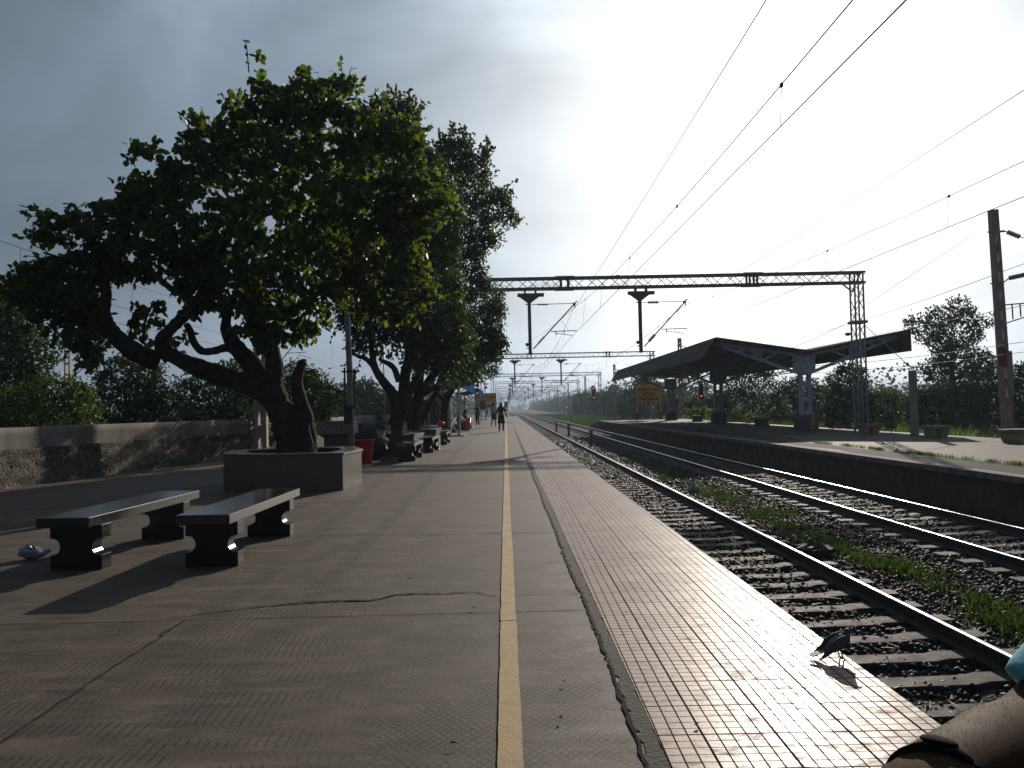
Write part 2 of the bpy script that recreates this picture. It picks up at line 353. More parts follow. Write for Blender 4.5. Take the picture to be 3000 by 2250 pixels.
class MB:
    def __init__(s): s.v = []; s.f = []; s.mi = []; s.cur = 0
    def add(s, vs, fs):
        b = len(s.v); s.v += [tuple(v) for v in vs]; s.f += [tuple(i + b for i in f) for f in fs]; s.mi += [s.cur] * len(fs)
        return s
    def box(s, c, d, rz=0.0, taper=1.0):
        hx, hy, hz = d[0] / 2, d[1] / 2, d[2] / 2; cs, sn = math.cos(rz), math.sin(rz); vs = []
        for zz, t in ((-hz, 1.0), (hz, taper)):
            for xx, yy in ((-hx, -hy), (hx, -hy), (hx, hy), (-hx, hy)):
                xx *= t; yy *= t
                vs.append((c[0] + xx * cs - yy * sn, c[1] + xx * sn + yy * cs, c[2] + zz))
        return s.add(vs, [(3, 2, 1, 0), (4, 5, 6, 7), (0, 1, 5, 4), (1, 2, 6, 5), (2, 3, 7, 6), (3, 0, 4, 7)])
    def bar(s, a, b, w, h=None, up=(0, 0, 1)):
        h = h or w; a, b = Vector(a), Vector(b); d = (b - a).normalized(); up = Vector(up)
        if abs(d.dot(up)) > 0.98: up = Vector((0, 1, 0))
        x = d.cross(up).normalized() * w / 2; y = x.cross(d).normalized() * h / 2
        vs = [p + q for p in (a, b) for q in (-x - y, x - y, x + y, -x + y)]
        return s.add(vs, [(0, 1, 2, 3), (7, 6, 5, 4), (0, 4, 5, 1), (1, 5, 6, 2), (2, 6, 7, 3), (3, 7, 4, 0)])
    def path(s, pts, rad, n=8, cap=True):
        pts = [Vector(p) for p in pts]; vs = []; fs = []
        if not hasattr(rad, '__len__'): rad = [rad] * len(pts)
        px = None
        for i, p in enumerate(pts):
            d = (pts[min(i + 1, len(pts) - 1)] - pts[max(i - 1, 0)]).normalized()
            if px is None:
                u = Vector((0, 0, 1)) if abs(d.z) < 0.9 else Vector((1, 0, 0)); px = d.cross(u).normalized()
            px = (px - d * px.dot(d)).normalized(); py = d.cross(px)
            for k in range(n):
                a = 2 * math.pi * k / n; vs.append(p + (px * math.cos(a) + py * math.sin(a)) * rad[i])
        for i in range(len(pts) - 1):
            for k in range(n):
                fs.append((i * n + k, i * n + (k + 1) % n, (i + 1) * n + (k + 1) % n, (i + 1) * n + k))
        if cap: fs.append(tuple(range(n - 1, -1, -1))); fs.append(tuple((len(pts) - 1) * n + k for k in range(n)))
        return s.add(vs, fs)
    def tube(s, a, b, r, r2=None, n=8): return s.path([a, b], [r, r if r2 is None else r2], n)
    def lathe(s, prof, c=(0, 0, 0), n=16, sx=1.0, sy=1.0):
        vs = []; fs = []
        for r, zz in prof:
            for k in range(n):
                a = 2 * math.pi * k / n; vs.append((c[0] + r * sx * math.cos(a), c[1] + r * sy * math.sin(a), c[2] + zz))
        for i in range(len(prof) - 1):
            for k in range(n): fs.append((i * n + k, i * n + (k + 1) % n, (i + 1) * n + (k + 1) % n, (i + 1) * n + k))
        fs.append(tuple(range(n - 1, -1, -1))); fs.append(tuple((len(prof) - 1) * n + k for k in range(n)))
        return s.add(vs, fs)
    def prism(s, poly, a0, a1, axis='y'):
        """poly in the plane across axis, extruded from a0 to a1 along axis"""
        def pt(p, a):
            if axis == 'y': return (p[0], a, p[1])
            if axis == 'z': return (p[0], p[1], a)
            return (a, p[0], p[1])
        n = len(poly); vs = [pt(p, a0) for p in poly] + [pt(p, a1) for p in poly]
        fs = [tuple(range(n)), tuple(range(2 * n - 1, n - 1, -1))] + [(i, i + n, (i + 1) % n + n, (i + 1) % n) for i in range(n)]
        return s.add(vs, fs)
    def ell(s, c, r, n=12, m=8, M=None):
        prof = []; vs = []; fs = []
        for i in range(m + 1):
            a = math.pi * i / m
            for k in range(n):
                q = Vector((r[0] * math.sin(a) * math.cos(2 * math.pi * k / n), r[1] * math.sin(a) * math.sin(2 * math.pi * k / n), -r[2] * math.cos(a)))
                if M is not None: q = M @ q
                vs.append(Vector(c) + q)
        for i in range(m):
            for k in range(n): fs.append((i * n + k, i * n + (k + 1) % n, (i + 1) * n + (k + 1) % n, (i + 1) * n + k))
        return s.add(vs, fs)
    def build(s, name, m, parent=None, smooth=False, world=False, bevel=0.0):
        me = bpy.data.meshes.new(name); v = s.v
        if world and parent is not None:
            L = WLOC[parent]; v = [(a[0] - L.x, a[1] - L.y, a[2] - L.z) for a in v]
        me.from_pydata(v, [], s.f)
        for mm in (m if isinstance(m, (list, tuple)) else [m]): me.materials.append(mm)
        if isinstance(m, (list, tuple)):
            me.polygons.foreach_set('material_index', s.mi)
        import bmesh
        bm = bmesh.new(); bm.from_mesh(me); bmesh.ops.recalc_face_normals(bm, faces=bm.faces)
        bm.to_mesh(me); bm.free()
        if smooth: me.polygons.foreach_set('use_smooth', [True] * len(me.polygons))
        me.update()
        o = bpy.data.objects.new(name, me); COL.objects.link(o)
        if parent is not None: o.parent = parent; WLOC[o] = WLOC.get(parent, Vector())
        if bevel:
            bv = o.modifiers.new('bevel', 'BEVEL'); bv.width = bevel; bv.segments = 2; bv.limit_method = 'ANGLE'
        return o
KIDS = {}
def kids(o):
    return [c for c in bpy.data.objects if c.parent == o]
def copy_tree(o, parent=None, loc=None, rz=None, label=None, tree=None):
    tree = tree or build_tree(o)
    c = o.copy(); COL.objects.link(c)
    if parent is not None: c.parent = parent
    if loc is not None: c.location = loc
    if rz is not None: c.rotation_euler = (0, 0, rz)
    if label: c['label'] = label
    for sub in tree[1]: copy_tree(sub[0], c, tree=sub)
    return c
def build_tree(o): return (o, [build_tree(k) for k in kids(o)])
def smoothpath(pts, rad, k=4):
    """Catmull-Rom through points"""
    P0 = [Vector(p) for p in pts]; out = []; rr = []
    for i in range(len(P0) - 1):
        a, b, c, d = P0[max(i - 1, 0)], P0[i], P0[i + 1], P0[min(i + 2, len(P0) - 1)]
        for j in range(k):
            t = j / k
            out.append(0.5 * ((2 * b) + (c - a) * t + (2 * a - 5 * b + 4 * c - d) * t * t + (3 * b - a - 3 * c + d) * t ** 3)); rr.append(rad[i] * (1 - t) + rad[i + 1] * t)
    out.append(P0[-1]); rr.append(rad[-1]); return out, rr
def skin(name, nodes, edges, m, parent, root=0, sub=2, world=False):
    me = bpy.data.meshes.new(name); L = WLOC[parent] if (world and parent is not None) else Vector()
    me.from_pydata([Vector(p) - L for p, r in nodes], edges, [])
    me.materials.append(m); o = bpy.data.objects.new(name, me); COL.objects.link(o)
    if parent is not None: o.parent = parent
    md = o.modifiers.new('skin', 'SKIN'); md.use_smooth_shade = True
    if not me.skin_vertices: me.attributes
    for i, (p, r) in enumerate(nodes):
        sv = me.skin_vertices[0].data[i]; sv.radius = (r, r) if not hasattr(r, '__len__') else r; sv.use_root = (i == root)
    sb = o.modifiers.new('sub', 'SUBSURF'); sb.levels = sub; sb.render_levels = sub
    return o
# ================================================================== setting
RAILZ, SLPZ, BALZ, GRZ, P2Z = -0.98, -1.145, -1.183, -1.32, -0.25
T1, T2, T3, T0 = 3.56, 8.12, 23.6, -12.8
def struct(o): return tag(o, kind='structure')
def sheet(name, x0, x1, y0, y1, zz, m, nx=1, ny=1, amp=0.0, parent=None):
    xs = np.linspace(x0, x1, nx + 1); ys = np.linspace(y0, y1, ny + 1)
    X, Y = np.meshgrid(xs, ys, indexing='ij'); Z = np.full_like(X, zz) + (rng.normal(0, amp, X.shape) if amp else 0)
    V = np.stack([X, Y, Z], -1).reshape(-1, 3); i = np.arange(nx)[:, None] * (ny + 1) + np.arange(ny)[None, :]
    Q = np.stack([i, i + ny + 1, i + ny + 2, i + 1], -1).reshape(-1, 4)
    return fast_mesh(name, V, np.full(len(Q), 4), Q.ravel(), m, parent, smooth=amp > 0)
struct(sheet('ground', -1300, 1300, -60, 1500, GRZ, M_ground))
struct(sheet('ballast_bed', 1.72, 12.2, -6, 420, BALZ - 0.03, M_bal, 60, 900, 0.018))
struct(sheet('ballast_bed', 20.6, 26.4, -6, 420, BALZ - 0.1, M_bal, 12, 300, 0.02))
# platform 1: a slab with its front face, coping tiles, fillet
PX = 1.69
b = MB(); b.prism([(-9.9, 0.0), (0.555, 0.0), (PX, 0.0), (PX, -0.16), (PX - 0.12, -0.22), (PX - 0.12, GRZ - 0.1), (-9.9, GRZ - 0.1)], -8, 122)
plat = struct(b.build('platform', M_conc))
tl = sheet('tile_strip', 0.565, PX + 0.012, -8, 121.5, 0.006, M_tile, parent=plat)
b = MB(); b.box((PX + 0.006, 56.7, -0.03), (0.014, 129.6, 0.07)); b.build('coping_nose', M_kerb, plat)
def ragged(name, pts, wd, m, zz, jit, parent, step=0.07):
    """a thin ragged ribbon of dirt or mortar lying on a surface"""
    V = []; P0 = [Vector((p[0], p[1], 0)) for p in pts]
    L = []
    for i in range(len(P0) - 1):
        n = max(1, int((P0[i + 1] - P0[i]).length / step))
        for j in range(n): L.append((P0[i].lerp(P0[i + 1], j / n), i + j / n))
    L.append((P0[-1], len(P0) - 1))
    for k, (p, u) in enumerate(L):
        a = L[max(k - 1, 0)][0]; c = L[min(k + 1, len(L) - 1)][0]; d = (c - a).normalized(); nn = Vector((-d.y, d.x, 0))
        off = random.gauss(0, jit); w_ = wd(u / (len(P0) - 1)) * random.uniform(0.55, 1.45)
        V += [p + nn * (off - w_ / 2), p + nn * (off + w_ / 2)]
    V = [(v.x, v.y, zz) for v in V]; n = len(V) // 2
    Q = [(2 * i, 2 * i + 1, 2 * i + 3, 2 * i + 2) for i in range(n - 1)]
    return fast_mesh(name, V, [4] * len(Q), np.array(Q).ravel(), m, parent)
ragged('cement_fillet', [(0.532, y) for y in np.linspace(-3, 60, 40)], lambda u: 0.075, M_cem, 0.004, 0.006, plat, 0.05)
ragged('crack', [(0.489 + 0.007 * math.sin(y * 1.7), y) for y in np.linspace(-3, 45, 140)], lambda u: 0.016, M_crack, 0.0075, 0.004, plat, 0.045)
for y in (1.85, 4.87, 7.85, 10.9, 13.9, 17.0, 20.0, 23, 26, 29, 32, 36, 40, 45):
    ragged('joint', [(-9.5, y + 0.01), (-2.06, y), (0.48, y + 0.02)] if abs(y - 7.85) > .1 else [(-9.5, y - .06), (-2.9, y - .02)], lambda u: 0.005 + y * 0.0005, M_joint, 0.003, 0.002, plat, 0.12)
ragged('joint', [(-2.03, -3), (-2.06, 4.87)], lambda u: 0.013, M_joint, 0.0055, 0.005, plat, 0.07)
K = 3000 / 2212.0
ck = [(415, 1329), (480, 1322), (560, 1312), (610, 1307), (690, 1301), (740, 1299), (800, 1298), (838, 1290), (852, 1286), (900, 1283), (960, 1284), (1000, 1280), (1030, 1280), (1062, 1288), (1074, 1288)]
ragged('crack', [G(a * K, c * K)[:2] for a, c in ck], lambda u: 0.022 * math.sin(math.pi * min(1, u * 1.1)) + 0.008, M_crack, 0.0055, 0.004, plat, 0.035)
ragged('crack', [G(a * K, c * K)[:2] for a, c in [(1112, 1287), (1180, 1284), (1225, 1285), (1252, 1283)]], lambda u: 0.006, M_crack, 0.0055, 0.002, plat, 0.035)
ragged('crack', [G(a * K, c * K)[:2] for a, c in [(640, 1158), (760, 1155), (900, 1156), (1060, 1152), (1205, 1150)]], lambda u: 0.012, M_crack, 0.0055, 0.003, plat, 0.06)
# painted safety line, in dabs that do not quite meet
V = []; yy = -3.0
while yy < 119:                       # laid in lengths that do not quite meet
    L_ = random.uniform(2.2, 3.2); n_ = 24; o_ = random.gauss(0, 0.002)
    for k in range(n_):
        y_ = yy + (L_ - 0.012) * k / (n_ - 1); V += [(-0.061 + o_ + random.gauss(0, 0.0012), y_, 0.0085), (0.035 + o_ + random.gauss(0, 0.0012), y_, 0.0085)]
    yy += L_
Q = [(2 * i, 2 * i + 1, 2 * i + 3, 2 * i + 2) for i in range(len(V) // 2 - 1) if (i + 1) % 24]
struct(fast_mesh('painted_line', V, [4] * len(Q), np.array(Q).ravel(), M_yel))
# platform 2 (island) with ramp at its far end
P2E = 9.98
def p2sec(y): return 19.2 if y > 25 else 19.2
b = MB(); b.prism([(-8, P2Z), (82, P2Z), (92, -0.9), (92, GRZ - 0.1), (-8, GRZ - 0.1)], P2E + 0.1, 19.0, 'x')
p2 = struct(b.build('island_platform', M_p2))
b = MB(); b.box((P2E + 0.14, 37, P2Z - 0.055), (0.36, 90.0, 0.13)); b.build('coping', mat('worn_coping', (0.2, 0.185, 0.17), 0.9, 0.45, 3.0, 0.8, 16, spec=0.08), p2)
b = MB(); b.box((P2E + 0.08, 37, -0.82), (0.06, 90.0, 1.1)); b.build('front_wall', M_wallface, p2)
ragged('dark_tile_band', [(11.0, -6), (11.0, 82)], lambda u: 1.25, mat('dark_tiles', (0.045, 0.042, 0.042), 0.9, 0.4, 2.5, spec=0.05), P2Z + 0.005, 0.0, p2, 3)
# ------------------------------------------------------------------ tracks
def railprof(x):
    z0 = RAILZ
    return [(x - .07, z0 - .168), (x + .07, z0 - .168), (x + .07, z0 - .15), (x + .012, z0 - .13), (x + .012, z0 - .045), (x + .034, z0 - .035), (x + .034, z0 - .008), (x + .026, z0 - 0.001), (x - .026, z0 - 0.001), (x - .034, z0 - .008), (x - .034, z0 - .035), (x - .012, z0 - .045), (x - .012, z0 - .13), (x - .07, z0 - .15)]
def crown_strip(x, y0, y1):
    pr = [(-.030, -.004), (-.024, .0012), (-.012, .0034), (0, .0042), (.012, .0034), (.024, .0012), (.030, -.004)]
    return [(x + a, RAILZ + c) for a, c in pr]
slp = MB()
slp.prism([(-1.37, 0.0), (-1.34, 0.05), (-0.55, 0.05), (-0.45, 0.03), (0.45, 0.03), (0.55, 0.05), (1.34, 0.05), (1.37, 0.0), (1.37, -0.12), (-1.37, -0.12)], -0.125, 0.125)
def track(cx, lab, y0, y1, nvis, sx=0.0):
    t = thing('railway_track', lab, 'track', (cx, 0, 0), group='railway tracks beside the platforms')
    for s in (-1, 1):
        r = MB().prism(railprof(s * 0.86), y0, y1).build('rail', M_rail, t)
        cs = crown_strip(s * 0.86, y0, y1); n = len(cs)
        V = [(a, y0, c) for a, c in cs] + [(a, y1, c) for a, c in cs]
        fast_mesh('running_surface', V, [4] * (n - 1), np.array([(i, i + 1, i + 1 + n, i + n) for i in range(n - 1)]).ravel(), M_railtop, r, smooth=True)
    first = None; k = 0; far = MB(); yy = max(y0, 1.0)
    ph = 0.25
    while yy < y1:
        y = yy + ph; rot = random.gauss(0, 0.008) + sx
        if k < nvis:
            if first is None:
                first = slp.build('sleeper', M_sleep, t, bevel=0.012); o = first
            else: o = first.copy(); COL.objects.link(o); o.parent = t
            o.location = (random.gauss(0, 0.012), y, SLPZ - 0.035 + random.gauss(0, 0.004)); o.rotation_euler = (0, random.gauss(0, 0.004), rot)
        elif y < 230: far.box((0, y, SLPZ - 0.06), (2.7, 0.25, 0.12))
        yy += 0.6; k += 1
    if far.v: tag(far.build('sleepers', M_sleep, t), kind='stuff')
    return t
track(T1, 'nearer railway track of shiny rails directly below the tiled platform edge', -6, 420, 100, 0.03)
track(T2, 'second railway track alongside the far platform wall', -6, 420, 100, 0.03)
track(T3, 'railway track beyond the far platform, seen past the station name board', 60, 420, 0)
# ballast stones (nobody could count them)
def stones(n, xr, yr, zb, smin, smax, dens=1.0):
    u = rng.random(n) ** dens
    x = rng.uniform(xr[0], xr[1], n); y = yr[0] + (yr[1] - yr[0]) * u
    s = rng.uniform(smin, smax, n) * (0.75 + 0.04 * y)
    base = np.array([[1, 0, 0], [-1, 0, 0], [0, 1, 0], [0, -1, 0], [0, 0, 1], [0, 0, -1]], float)
    V = base[None] * (1 + rng.uniform(-0.4, 0.35, (n, 6, 1))) + rng.normal(0, 0.18, (n, 6, 3))
    V *= s[:, None, None]; V[:, :, 2] *= 0.7
    a = rng.uniform(0, 6.28, n); c, sn = np.cos(a)[:, None], np.sin(a)[:, None]
    X = V[:, :, 0] * c - V[:, :, 1] * sn; Y = V[:, :, 0] * sn + V[:, :, 1] * c
    V[:, :, 0] = X + x[:, None]; V[:, :, 1] = Y + y[:, None]; V[:, :, 2] += zb + rng.uniform(-0.02, 0.03, n)[:, None]
    T = np.array([[0, 2, 4], [2, 1, 4], [1, 3, 4], [3, 0, 4], [2, 0, 5], [1, 2, 5], [3, 1, 5], [0, 3, 5]])
    Fv = (T[None] + (np.arange(n) * 6)[:, None, None]).reshape(-1)
    return V.reshape(-1, 3), Fv
A = [stones(30000, (1.75, 9.95), (2.2, 20), BALZ, 0.022, 0.042, 1.15), stones(16000, (1.75, 9.95), (18, 55), BALZ, 0.03, 0.05, 1.3)]
V = np.concatenate([a[0] for a in A]); off = len(A[0][0]); Fv = np.concatenate([A[0][1], A[1][1] + off])
tag(fast_mesh('ballast', V, np.full(len(Fv) // 3, 3), Fv, M_stn), 'dark broken stone ballast between and around the rails', 'ballast', kind='stuff')
# twigs, scraps and dry leaves strewn between the first rails
b = MB()
for i in range(420):
    x, y = random.uniform(1.9, 6.0), 2.5 + 16 * random.random() ** 1.3; a = random.uniform(0, 6.28); L = random.uniform(0.04, 0.16)
    c0 = Vector((x, y, BALZ + 0.045)); d = Vector((math.cos(a) * L / 2, math.sin(a) * L / 2, random.uniform(-0.01, 0.02))); b.bar(c0 - d, c0 + d, 0.006, 0.004)
tag(b.build('twig_litter', mat('dry_twigs', (0.12, 0.1, 0.075), 0.6, 0.4, 5)), 'dry twigs and scraps strewn over the ballast', 'litter', kind='stuff')
# ------------------------------------------------------------------ grass and weeds
def blades(name, pts, h, wd, m, label, lean=0.5):
    n = len(pts); pts = np.asarray(pts, float); a = rng.uniform(0, 6.28, n); hh = h * rng.uniform(0.4, 1.2, n)
    ln = rng.uniform(0, lean, n) * hh; la = rng.uniform(0, 6.28, n)
    dx, dy = np.cos(a) * wd * rng.uniform(.6, 1.4, n), np.sin(a) * wd
    B = np.stack([pts[:, 0] - dx, pts[:, 1] - dy, pts[:, 2]], -1); C = np.stack([pts[:, 0] + dx, pts[:, 1] + dy, pts[:, 2]], -1)
    lx, ly = np.cos(la) * ln, np.sin(la) * ln
    D1 = C + np.stack([lx * .4, ly * .4, hh * .6], -1); D0 = B + np.stack([lx * .4, ly * .4, hh * .6], -1)
    T_ = (B + C) / 2 + np.stack([lx, ly, hh], -1)
    V = np.stack([B, C, D1, T_, D0], 1).reshape(-1, 3)
    return tag(fast_mesh(name, V, np.full(n, 5), np.arange(n * 5), m), label, 'grass', kind='stuff')
def scatter(n, fx, yr, zz, dens=1.0, cl=40, sp=0.25):
    cy = yr[0] + (yr[1] - yr[0]) * rng.random(cl) ** dens; cx = np.array([fx(v) for v in cy])
    k = rng.integers(0, cl, n); s = sp * (0.5 + rng.random(cl))[k]
    return np.stack([cx[k] + rng.normal(0, 1, n) * s * 0.7, cy[k] + rng.normal(0, 1, n) * s * 1.4, np.full(n, zz)], -1)
pts = np.concatenate([scatter(3200, lambda y: 5.55 + rng.normal(0, 0.16) + 0.02 * (y - 8), (6.6, 12.5), BALZ, 1, 34, 0.16),
                      scatter(3000, lambda y: 5.62 + rng.normal(0, 0.2), (12.5, 21), BALZ, 1, 36, 0.2),
                      scatter(4500, lambda y: 5.7 + rng.normal(0, 0.4), (21, 60), BALZ, 1, 60, 0.3)])
blades('grass', pts, 0.12, 0.008, M_grass, 'bright green grass growing in the ballast between the tracks', 1.1)
pts = scatter(6500, lambda y: 11.66 + rng.normal(0, 0.05), (9, 70), P2Z + 0.004, 1.4, 150, 0.1)
blades('weeds', pts, 0.10, 0.006, M_weed, 'low weeds in a line along the far platform joint')
pts = np.stack([rng.uniform(10.3, 20.3, 14000), 92 + 170 * rng.random(14000) ** 1.5, np.full(14000, GRZ)], -1)
blades('grass', pts, 0.5, 0.05, M_grass, 'green grassy verge between the tracks beyond the far platform ramp')
pts = np.concatenate([np.stack([19.2 + rng.random(9000) ** 1.6 * 3, rng.uniform(22, 95, 9000), np.full(9000, GRZ)], -1)])
blades('grass', pts, 1.25, 0.02, M_weed, 'tall rank grass along the back edge of the far platform')
# ================================================================== platform 1: wall, benches, planters
def wall(label, a, b_, hs, hp, thick=0.35):
    a, b_ = Vector((a[0], a[1], 0)), Vector((b_[0], b_[1], 0))
    t = thing('boundary_wall', label, 'wall', a, group='boundary wall along the back of the platform')
    d = (b_ - a).normalized(); n = Vector((-d.y, d.x, 0))     # n points away from the platform
    L = (b_ - a).length
    N = int(L / 0.12); 
    for name, z0, z1, off, m, amp in (('stone_base', -0.02, hs, 0.0, M_stone, 0.018), ('plaster_band', hs, hp, 0.035, M_plaster, 0.004)):
        rows = 10 if amp > 0.01 else 3; V = []; Fq = []
        for i in range(N + 1):
            for j in range(rows + 1):
                p = a + d * (L * i / N) + n * (off + random.gauss(0, amp) * (0 < j < rows)); zz = z0 + (z1 - z0) * j / rows + random.gauss(0, amp * 0.3) * (j == rows)
                V.append((p.x, p.y, zz))
            p = a + d * (L * i / N) + n * thick; V.append((p.x, p.y, z1)); V.append((p.x, p.y, GRZ))
        r = rows + 3
        for i in range(N):
            for j in range(rows + 2): Fq.append((i * r + j, (i + 1) * r + j, (i + 1) * r + j + 1, i * r + j + 1))
        for e in (0, N): Fq.append(tuple(e * r + j for j in range(r)))
        V = [(v[0] - a.x, v[1] - a.y, v[2]) for v in V]
        fast_mesh(name, V, [len(f) for f in Fq], [q for f in Fq for q in f], m, t)
    return t
wa, wb = G(-40, 1445), G(651, 1352)
dirw = (wb - wa); w0 = wa - dirw * 0.8; wm = P(734, 1300, 23.6); wm.z = 0
wall('near stretch of rubble stone wall with a taller plaster coping, behind the two granite benches', w0, (wm.x, wm.y), 0.72, 1.13)
wall('farther stretch of rubble stone wall with a lower plaster coping, behind the first tree', (wm.x, wm.y + 0.004), (-8.05, 62), 0.66, 1.04)
# benches of polished black granite
def granite_bench(label, x, y, rz):
    t = thing('granite_bench', label, 'bench', (x, y, 0), rz, 'black granite benches on the near platform')
    MB().box((0, 0, 0.425), (0.45, 2.08, 0.085)).build('seat', M_gran, t, bevel=0.006)
    prof = [(-0.225, 0), (-0.225, 0.125)]
    for k in range(9):
        a = -math.pi / 2 + math.pi * k / 8; prof.append((-0.225 + 0.02 + 0.068 * math.cos(a), 0.195 + 0.07 * math.sin(a)))
    prof += [(-0.225, 0.265), (-0.225, 0.3815)]
    full = prof + [(-p[0], p[1]) for p in reversed(prof)]
    for yy in (-0.78, 0.73):
        MB().prism(full, yy - 0.075, yy + 0.075).build('leg', M_granleg, t, bevel=0.004)
    return t
b0 = granite_bench('nearer right-hand black granite bench with a smeared leg, in front of the first tree planter', -2.53, 7.4, R(-0.6))
BT = build_tree(b0)
for i, (x, y, rz, lab) in enumerate([(-3.66, 7.4, -2.2, 'leftmost black granite bench, standing beside the crumpled clear plastic bag'),
                     (-2.56, 20.3, 0, 'black granite bench next to the big red bin'),
                     (-2.44, 24.0, -1, 'black granite bench between the second and third tree planters'),
                     (-2.42, 28.9, 0, 'black granite bench in front of the small red sack'),
                     (-2.9, 43.6, 0, 'black granite bench with a dark-haired person sitting on it, beyond the lattice leg'),
                     (-2.7, 47.4, 0, 'black granite bench with a long-haired person sitting on it, beside a man standing')]):
    copy_tree(b0, None, (x, y, 0), R(rz), lab, BT)
# planters of granite slabs round the trees
def planter(label, pts, h=0.62, wall_t=0.14, lip=0.03):
    c = Vector((sum(p[0] for p in pts) / len(pts), sum(p[1] for p in pts) / len(pts), 0))
    t = thing('tree_planter', label, 'planter', c, group='granite tree planters along the platform')
    pp = [Vector((p[0] - c.x, p[1] - c.y, 0)) for p in pts]
    def inset(d):
        n = len(pp); out = []
        for i in range(n):
            a, b_, q = pp[i - 1], pp[i], pp[(i + 1) % n]
            d1 = (b_ - a).normalized(); d2 = (q - b_).normalized(); n1 = Vector((-d1.y, d1.x, 0)); n2 = Vector((-d2.y, d2.x, 0))
            m_ = (n1 + n2).normalized(); out.append(b_ + m_ * (d / max(0.3, m_.dot(n1))))
        return out
    def ring(po, pi, z0, z1, name, m):
        n = len(po); V = [(p.x, p.y, z) for z in (z0, z1) for r_ in (po, pi) for p in r_]; Fq = []
        for i in range(n):
            j = (i + 1) % n
            Fq += [(i, j, 2 * n + j, 2 * n + i), (n + j, n + i, 3 * n + i, 3 * n + j), (2 * n + i, 2 * n + j, 3 * n + j, 3 * n + i), (j, i, n + i, n + j)]
        mb = MB(); mb.add(V, Fq); return mb.build(name, m, t, bevel=0.006)
    ring(pp, inset(wall_t), 0, h - 0.035, 'side_slabs', M_gran2)
    ring(inset(-lip), inset(0.32), h - 0.035, h, 'rim', M_gran3)
    inn = inset(0.30); mb = MB(); k = 14; V = [(0, 0, h - 0.05)]; 
    n = len(inn)
    for r_ in (0.5, 1.0):
        for p in inn: V.append((p.x * r_, p.y * r_, h - 0.12 + random.uniform(0, 0.07)))
    Fq = [(0, 1 + i, 1 + (i + 1) % n) for i in range(n)] + [(1 + i, 1 + n + i, 1 + n + (i + 1) % n, 1 + (i + 1) % n) for i in range(n)]
    mb.add(V, Fq).build('soil', M_soil, t, smooth=True)
    return t
planter('nearest granite planter holding the crooked tree with a sawn stub', [(-4.92, 13.25), (-4.2, 12.68), (-2.72, 12.62), (-2.62, 13.75), (-3.0, 14.9), (-4.5, 15.1), (-5.15, 14.3)])
planter('second granite planter, behind the red bin and black sack', [(-4.9, 21.7), (-2.62, 21.55), (-2.5, 22.9), (-2.8, 24.0), (-4.7, 24.1), (-5.2, 23.0)])
planter('third granite planter, with a bright lit end face beside a bench', [(-4.8, 26.2), (-2.42, 26.1), (-2.38, 27.5), (-2.8, 28.4), (-4.6, 28.5), (-5.1, 27.4)])
planter('fourth granite planter, under the small tree beside the lattice gantry leg', [(-4.9, 31.2), (-2.9, 31.1), (-2.8, 32.6), (-3.2, 33.4), (-4.7, 33.5), (-5.1, 32.3)])
# square rough-hewn pedestal planter with a sapling
t = thing('pedestal_planter', 'rough-hewn square stone planter on a pedestal behind the first tree', 'planter', (-4.03, 18.2, 0), R(4))
MB().box((0, 0, 0.93), (0.86, 0.86, 0.30)).build('basin', M_rough, t, bevel=0.012)
mb = MB(); mb.box((0, 0, 0.365), (0.56, 0.56, 0.73)).build('pedestal', M_gran2, t, bevel=0.01)
mb = MB(); mb.box((0, 0, 0.735), (0.56, 0.56, 0.088), 0, 1.42).build('shoulder', M_gran3, t)
# ------------------------------------------------------------------ trees
def poly_mask(poly, x, y):
    ins = np.zeros(len(x), bool); n = len(poly)
    for i in range(n):
        x0, y0 = poly[i]; x1, y1 = poly[(i + 1) % n]
        if y0 == y1: continue
        cnd = ((y0 > y) != (y1 > y)) & (x < (x1 - x0) * (y - y0) / (y1 - y0) + x0); ins ^= cnd
    return ins
def poly_dist(poly, x, y):
    d = np.full(len(x), 1e9); n = len(poly)
    for i in range(n):
        a = np.array(poly[i], float); b_ = np.array(poly[(i + 1) % n], float); ab = b_ - a
        t_ = np.clip(((x - a[0]) * ab[0] + (y - a[1]) * ab[1]) / max(1e-9, ab @ ab), 0, 1)
        d = np.minimum(d, np.hypot(x - a[0] - t_ * ab[0], y - a[1] - t_ * ab[1]))
    return d
def clump_centres(poly, D, thick, n, k=K, shell=0.0, thin=None):
    """clump centres that fill a rounded volume standing at distance D; poly is its outline as measured in the photo"""
    poly = [(a * k, c * k) for a, c in poly]; xs = [p[0] for p in poly]; ys = [p[1] for p in poly]
    out = []; mpp = D / F
    while len(out) < n:
        x = rng.uniform(min(xs), max(xs), n * 2); y = rng.uniform(min(ys), max(ys), n * 2)
        ok = poly_mask(poly, x, y); x, y = x[ok], y[ok]
        if not len(x): continue
        ed = poly_dist(poly, x, y) * mpp
        th = np.minimum(thick, 0.3 + 1.1 * ed)
        if thin: th = th * np.interp(x, [thin[0], thin[1]], [1, thin[2]])
        u = rng.uniform(-1, 1, len(x)); u = np.sign(u) * np.abs(u) ** (1 - shell)
        for i in range(len(x)):
            if len(out) >= n: break
            out.append(P(x[i], y[i], D + u[i] * th[i]))
    return np.array(out)
